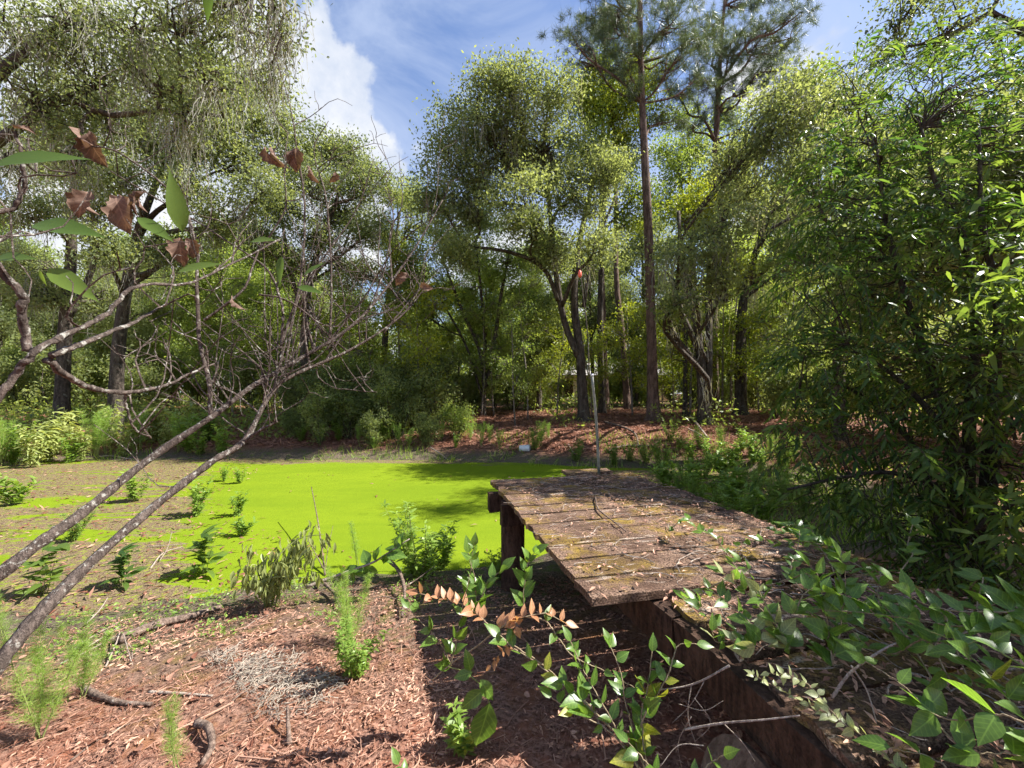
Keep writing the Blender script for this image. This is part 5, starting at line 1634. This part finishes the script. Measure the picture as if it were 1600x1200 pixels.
weed('green', 212, 784, 0.75, 'loose pale green weed far out on the mud flat')
weed('green', 350, 752, 0.42, 'tiny weed on the mud near the far shadow')
weed('green', 375, 756, 0.45, 'tiny weed at the tip of the bright duckweed near the far shadow')
weed('low', 378, 838, 0.3, 'flat little weed patch on the duckweed edge')
weed('broad', 70, 930, 0.55, 'broad-leaved blue-green weed in shade at the left shore')
weed('broad', 190, 918, 0.45, 'broad-leaved weed in the shade of the sapling stems on the green water')
weed('broad', 318, 900, 0.55, 'broad-leaved weed standing in the shaded duckweed left of the wilted bush')
weed('low', 20, 790, 0.6, 'low grassy green weed on the mud at the left edge')
weed('bush', 780, 905, 0.4, 'small leafy weed at the foot of the dock post')
weed('low', 720, 1185, 0.22, 'small grassy sprout in the dock shadow near the bottom')
lw = []
for k in range(34):
    px = -25 + k * 11.2 + random.uniform(-5, 5)
    lw.append((px, random.choice([704, 708, 712, 718, 697, 722]) + (5 if px < 120 else -4 if px > 250 else 0)))
lw.sort()
for k, (px, py) in enumerate(lw):
    weed(random.choice(['pale_a', 'pale_b', 'pale_a', 'pale_b', 'green', 'fennel_far']), px, py + random.uniform(-6, 6), random.uniform(0.8, 1.65), 'sunlit yellow-green weed on the left shore, %s from the left' % ORD[k], 'sunlit weeds along the left shore')
fw = [(560, 692), (585, 700), (600, 690), (622, 694), (640, 700), (690, 690), (712, 700), (735, 690), (752, 698), (765, 692), (780, 700), (835, 704), (856, 688), (845, 698), (470, 690), (500, 696), (530, 690), (1048, 690), (1062, 704), (1078, 722), (1095, 700),
      (1110, 730), (1128, 715), (1146, 728), (1160, 705), (1178, 725), (1190, 738), (1205, 715), (1220, 735), (1240, 720), (900, 722), (960, 728), (985, 722), (1010, 726), (1035, 732)]
fw.sort()
for k, (px, py) in enumerate(fw):
    weed(random.choice(['fennel_far', 'fennel_far', 'green', 'bush']), px, py, random.uniform(0.55, 1.1), 'green weed on the far shore, %s from the left' % ORD[k], 'weeds along the far shore')
rw = [(1060, 775), (1090, 785), (1115, 800), (1140, 790), (1165, 800), (1180, 780), (1210, 790), (1130, 765), (1085, 762), (1235, 780), (1255, 800), (1190, 815), (1150, 825), (1225, 760), (1270, 770), (1300, 800), (1330, 820), (1040, 758), (1070, 752), (1100, 748), (1130, 745), (1160, 755), (1185, 765), (1120, 780), (1150, 775), (1200, 800)]
rw.sort()
for k, (px, py) in enumerate(rw):
    weed(random.choice(['bush', 'low', 'green', 'bush']), px, py, random.uniform(0.45, 0.8), 'bright green weed right of the dock, %s from the left' % ORD[k], 'weeds in the wet corner right of the dock')
for p in W.values():
    for c in list(p.children):
        bpy.data.objects.remove(c)
    bpy.data.objects.remove(p)

# wilted bush with hanging leaves
wb = gp(420, 948)
root = thing('wilted_bush', 'wilted bush with limp hanging grey-green leaves at the pond edge', 'bush', wb)
for k in range(12):
    ang = rng.uniform(0, 6.28)
    tip = wb + np.array([math.cos(ang) * rng.uniform(.15, .52) + 0.05, math.sin(ang) * rng.uniform(.05, .3), rng.uniform(0.3, 0.72)])
    p = branch_path(wb + rng.normal(size=3) * 0.03, tip, 10, 0.15, 0.2)
    mb = MB()
    tube(mb, p, np.linspace(0.009, 0.003, 10), 6)
    obj('stem', mb, M['green_stem'], root, True)
    for j in range(25):
        q = p[rng.integers(3, 10)] + rng.normal(size=3) * np.array([.05, .04, .03])
        place('leaf', LEAF['wilted_leaf'][rng.integers(2)], root, q, np.array([rng.normal() * .22, rng.normal() * .22, -1]), np.array([rng.normal(), -1, .3]), rng.uniform(0.07, 0.14))
# fallen branch with leathery leaves by the water
root = thing('leafy_fallen_branch', 'fallen branch with leathery dark leaves reaching out over the duckweed', 'branch', at(480, 915, 3.9))
mb = MB()
fp = smooth_path([at(478, 918, 3.85), at(530, 898, 3.9), at(580, 880, 3.9), at(600, 868, 3.9), at(640, 842, 3.9)], 24)
tube(mb, fp, np.linspace(0.016, 0.005, 24), 7, 0.06)
obj('branch', mb, M['pale_twig'], root, True)
for k in range(24):
    q = fp[rng.integers(6, 24)]
    place('leaf', LEAF['green_leaf'][rng.integers(3)], root, q, np.array([rng.normal() * .8 + .3, rng.normal() * .4, rng.normal() * .8 + .2]), np.array([rng.normal() * .4, -.6, .8]), rng.uniform(0.10, 0.2))

# ------------------------------------------------------------------ litter, straw, grass
def scatter(n, region, fn=None):
    (x0, x1, y0, y1) = region
    x = rng.uniform(x0, x1, n)
    y = y0 + (y1 - y0) * rng.random(n) ** 1.5
    k = fn(x, y) if fn else np.ones(n, bool)
    x, y = x[k], y[k]
    return x, y, height(x, y)


def litter():
    x, y, z = scatter(80000, (-5.5, 2.2, 0.9, 4.8), lambda x, y: (pond_sd(x, y) > 0.5 + 0.5 * fbm(x * 2, y * 2, 61, 3)) & (np.abs(x / y) < 1.45) & (rng.random(len(x)) < np.clip(0.62 + 1.5 * fbm(x * 1.7, y * 1.7, 63, 3), 0.06, 1)))
    m = len(x)
    p = np.stack([x, y, z + rng.uniform(0.002, 0.022, m)], -1)
    mb = MB()
    red = np.clip(0.5 + 0.9 * fbm(x * 1.6, y * 1.6, 71, 3) + 0.28 * rng.normal(size=m), 0, 1)
    leaves(mb, DIAMOND_V * np.array([1, 1.0, 1.6]), DIAMOND_F, p, rng.normal(size=(m, 3)) * (1, 1, .22), rng.normal(size=(m, 3)) * .45 + (0, 0, 1), np.clip(rng.lognormal(-3.68, 0.42, m), 0.012, 0.075), red, rng.uniform(0.5, 1.05))
    x, y, z = scatter(26000, (-4.5, 2.0, 0.9, 4.6), lambda x, y: (pond_sd(x, y) > 0.35) & (np.abs(x / y) < 1.45) & (fbm(x * 1.3, y * 1.3, 65, 3) > -0.12))
    m = len(x)
    leaves(mb, NEEDLE_V, NEEDLE_F, np.stack([x, y, z + rng.uniform(0.004, 0.03, m)], -1), rng.normal(size=(m, 3)) * (1, 1, .12), rng.normal(size=(m, 3)) * .4 + (0, 0, 1), rng.uniform(0.05, 0.16, m), np.clip(.3 + .25 * rng.normal(size=m), 0, 1), 0.8)
    x, y, z = scatter(420, (-3.6, 1.6, 1.1, 3.8), lambda x, y: (pond_sd(x, y) > 0.45) & (np.abs(x / y) < 1.4))
    cl = LEAF['dead_leaf'][1]
    cv = np.array([v.co[:] for v in cl.vertices]) * np.array([1, 1, 0.35])
    cf = np.array([q.vertices[:] for q in cl.polygons])
    m = len(x)
    leaves(mb, cv, cf, np.stack([x, y, z + 0.025], -1), rng.normal(size=(m, 3)) * (1, 1, .1), rng.normal(size=(m, 3)) * .35 + (0, 0, 1), rng.uniform(0.04, 0.08, m), np.clip(.35 + .3 * rng.normal(size=m), 0, 1), 1.0)
    for k in range(110):
        a, b = rng.uniform(-3.4, 0.6), rng.uniform(1.2, 3.6)
        h, L = rng.uniform(0, 6.28), rng.uniform(0.06, 0.3)
        q = [np.array([a + math.cos(h) * L * u, b + math.sin(h) * L * u, 0]) for u in (0, .5, 1)]
        for v in q:
            v[2] = hz(v[0], v[1]) + 0.02
        q[1][:2] += rng.normal(size=2) * 0.02
        tube(mb, smooth_path(q, 6), rng.uniform(0.0015, 0.0045), 5, var=rng.uniform(0.1, 0.9))
    o = stuff(obj('leaf_litter', mb, M['litter']))
    tag(o, 'fallen brown leaves covering the near bank', 'leaf litter')
    x, y, z = scatter(120000, (-16, 14, 8.5, 21), lambda x, y: (pond_sd(x, y) > 0.9) & (np.abs(x / y) < 1.35))
    m = len(x)
    mb = MB()
    leaves(mb, NEEDLE_V, NEEDLE_F, np.stack([x, y, z + rng.uniform(0.0, 0.05, m)], -1), rng.normal(size=(m, 3)) * (1, 1, .18), rng.normal(size=(m, 3)) * .4 + (0, 0, 1), rng.uniform(0.1, 0.32, m), np.clip(.5 + .3 * rng.normal(size=m) + .5 * fbm(x * .8, y * .8, 13, 3), 0, 1), 3.2)
    o = stuff(obj('pine_straw', mb, M['straw']))
    tag(o, 'red-brown pine straw and leaves on the far bank', 'pine straw')
    # undergrowth on the forest floor
    x = rng.uniform(-1.4, 1.4, 60000)
    y = np.where(rng.random(60000) < 0.7, rng.uniform(17.5, 44, 60000), rng.uniform(13.5, 19, 60000))
    x = x * y
    k = (fbm(x * .45, y * .45, 19, 3) > 0.0 + 0.25 * (y < 19.5) - 0.45 * (x < -3)) & (pond_sd(x, y) > np.where(x < -3, 1.6, 3.5))
    x, y = x[k], y[k]
    m = len(x)
    z = height(x, y) + rng.random(m) ** 1.6 * (0.5 + 1.1 * np.maximum(0, fbm(x * .8, y * .8, 23, 2) + .25))
    mb = MB()
    leaves(mb, DIAMOND_V, DIAMOND_F, np.stack([x, y, z], -1), rng.normal(size=(m, 3)), rng.normal(size=(m, 3)) * .6 + (0, 0, .8), rng.uniform(0.1, 0.22, m), np.clip(.5 + .25 * rng.normal(size=m), 0, 1), 1.1)
    o = stuff(obj('undergrowth', mb, M['bright']))
    tag(o, 'low green undergrowth covering the forest floor behind the bank', 'undergrowth')
    # debris lying on the deck
    mb = MB()
    m = 5200
    s_, t_ = rng.uniform(-1.7, 2.75, m), rng.uniform(0.03, 1.78, m)
    k = ((s_ > 0) | (t_ > 0.36)) & ((rng.random(m) < 0.22 + 0.4 * (t_ > 0.8)) | (s_ < 0))
    s_, t_ = s_[k], t_[k]
    m = len(s_)
    p = np.array([dk(a, b, DECK + (0.012 if a > 0 else -0.008)) for a, b in zip(s_, t_)])
    p[:, 2] += rng.uniform(0, 0.012, m)
    leaves(mb, DIAMOND_V * np.array([1, 1, 1.4]), DIAMOND_F, p, rng.normal(size=(m, 3)) * (1, 1, .15), rng.normal(size=(m, 3)) * .3 + (0, 0, 1), rng.uniform(0.015, 0.05, m), np.clip(.45 + .3 * rng.normal(size=m), 0, 1), 0.7)
    o = stuff(obj('deck_litter', mb, M['litter']))
    tag(o, 'dry leaf scraps lying on the dock planks', 'leaf litter')
    mb = MB()
    for k in range(330):
        a, b = rng.uniform(-1.5, 2.7), rng.uniform(0.1, 1.7)
        if a < 0 and b < 0.4:
            continue
        c = dk(a, b, DECK + (0.016 if a > 0 else -0.004))
        h = rng.uniform(0, 6.28)
        L = rng.uniform(0.05, 0.26)
        P = [c]
        for j in range(4):
            h += rng.normal() * 0.55
            P.append(P[-1] + np.array([math.cos(h) * L / 4, math.sin(h) * L / 4, 0]) + (0, 0, rng.uniform(-.002, .004)))
        tube(mb, smooth_path(P, 8), rng.uniform(0.0012, 0.0032), 4, var=0.5)
    o = stuff(obj('deck_twigs', mb, M['pale_twig']))
    tag(o, 'scattered pale curly twigs on the dock planks', 'twigs')
    # larger sticks on the deck, one by one
    for lab, pts, r in (('crooked brown twig with a knot in the middle of the dock', [(930, 776), (935, 795), (955, 812), (978, 830)], 0.008), ('short pale stick at the right side of the dock', [(1182, 850), (1187, 838), (1190, 825)], 0.010),
                        ('long thin twig lying across the right side of the dock', [(1085, 875), (1140, 862), (1190, 842), (1230, 838)], 0.004), ('straight twig near the far end of the dock', [(848, 756), (866, 761), (880, 764)], 0.006)):
        P = []
        for (px, py) in pts:
            d = at(px, py, 1.0) - CAM
            P.append(CAM + d * ((DECK + 0.012 + r - 1.6) / d[2]))
        bare(lab, 'twig', 'twig', [(P, r)], r, 'log_bark')
    # low green plants on the near bank
    x, y, z = scatter(9000, (-4.2, -0.35, 2.6, 4.9), lambda x, y: (pond_sd(x, y) > -0.05) & (pond_sd(x, y) < 1.25) & (fbm(x * 2.1, y * 2.1, 91, 3) > 0.12))
    m = len(x)
    mb = MB()
    leaves(mb, DIAMOND_V, DIAMOND_F, np.stack([x, y, z + rng.uniform(0.0, 0.09, m)], -1), rng.normal(size=(m, 3)) * (1, 1, .5), rng.normal(size=(m, 3)) * .5 + (0, 0, 1), rng.uniform(0.018, 0.045, m), rng.random(m), 1.1)
    o = stuff(obj('ground_cover', mb, M['weed']))
    tag(o, 'low green seedlings carpeting the near muddy bank', 'ground cover')
    # bits of wood, bark and leaves lying on the mud and afloat in the duckweed
    x, y, z = scatter(15000, (-17, 6.5, 3.8, 13.2), lambda x, y: (pond_sd(x, y) < 0.4) & ((x + .73 * y < 0.8 + 1.6 * fbm(x * .5, y * 1.2, 33, 3)) | (rng.random(len(x)) < 0.03) | (x > 2.6)))
    m = len(x)
    mb = MB()
    leaves(mb, DIAMOND_V * np.array([1, .6, 1.4]), DIAMOND_F, np.stack([x, y, np.maximum(z, WATER) + rng.uniform(0.004, 0.03, m)], -1), rng.normal(size=(m, 3)) * (1, 1, .2), rng.normal(size=(m, 3)) * .4 + (0, 0, 1), rng.uniform(0.03, 0.14, m), np.clip(.25 + .3 * rng.normal(size=m), 0, 1), 0.7)
    o = stuff(obj('pond_debris', mb, M['litter']))
    tag(o, 'brown scraps of leaf and bark strewn over the mud and duckweed', 'debris')
    # grass and sprouts along the far and right shore
    x, y, z = scatter(30000, (-20, 11, 5.5, 17), lambda x, y: (pond_sd(x, y) > -0.5) & (pond_sd(x, y) < 2.6) & (fbm(x * .9, y * .9, 95, 3) > 0.10 - 0.35 * (x > 2.5)) & ((y > 9) | (x > 2.6)))
    m = len(x)
    mb = MB()
    leaves(mb, NEEDLE_V, NEEDLE_F, np.stack([x, y, np.maximum(z, WATER) - 0.01], -1), rng.normal(size=(m, 3)) * (.45, .45, .1) + (0, 0, 1), rand_unit(m), rng.uniform(0.1, 0.36, m), np.clip(.45 + .3 * rng.normal(size=m), 0, 1), 1.7)
    o = stuff(obj('shore_grass', mb, M['grass']))
    tag(o, 'grass and sprouts growing round the far shore', 'grass')
    # grey moss that has dropped on the litter
    mb = MB()
    for (px, py, r, n) in ((420, 1060, 0.2, 200), (465, 1085, 0.2, 200), (395, 1045, 0.14, 110), (350, 1030, 0.1, 60)):
        c = gp(px, py)
        for k in range(n):
            a = rng.uniform(0, 6.28)
            q = r * math.sqrt(rng.random())
            x_, y_ = c[0] + math.cos(a) * q, c[1] + math.sin(a) * q
            P = [np.array([x_, y_, hz(x_, y_) + rng.uniform(0.01, 0.035)])]
            h = rng.uniform(0, 6.28)
            for j in range(4):
                h += rng.normal() * 0.9
                P.append(P[-1] + np.array([math.cos(h), math.sin(h), rng.normal() * .25]) * 0.03)
            tube(mb, smooth_path(P, 6), 0.0019, 3, var=rng.random(), cap=False)
    o = stuff(obj('fallen_moss', mb, M['fallen_moss']))
    tag(o, 'clump of grey Spanish moss fallen on the red litter', 'moss')


litter()

# ------------------------------------------------------------------ house glimpsed through the woods
def house():
    c = np.array([2.4, 43.0, hz(2.4, 43.0)])
    root = thing('house', 'low pale house glimpsed between trunks far behind the bank', 'house', c)

    def box(x0, x1, y0, y1, z0, z1):
        V = np.array([(x, y, z) for z in (z0, z1) for y in (y0, y1) for x in (x0, x1)]) + c
        return MB().add(V, np.array([(0, 2, 3, 1), (4, 5, 7, 6), (0, 1, 5, 4), (1, 3, 7, 5), (3, 2, 6, 7), (2, 0, 4, 6)]))
    obj('wall', box(-6, 14, 0, 7, -0.5, 2.5), M['wall'], root)
    V = np.array([(-6.6, -0.6, 2.5), (14.6, -0.6, 2.5), (14.6, 7.6, 2.5), (-6.6, 7.6, 2.5), (-6.6, 3.5, 4.1), (14.6, 3.5, 4.1)]) + c
    obj('roof', MB().add(V, [np.array([(0, 1, 5, 4), (2, 3, 4, 5), (3, 2, 1, 0)]), np.array([(0, 4, 3), (1, 2, 5)])]), M['roof'], root)
    for x in (-4, -0.5, 6, 10):
        wn = obj('window', box(x, x + 1.3, -0.06, 0.02, 0.9, 2.0), M['white'], root)
        obj('pane', box(x + .08, x + 1.22, -0.075, -0.05, 0.98, 1.92), M['glass'], wn)
    obj('door', box(3, 4, -0.06, 0.02, 0, 2.05), M['beam'], root)


house()
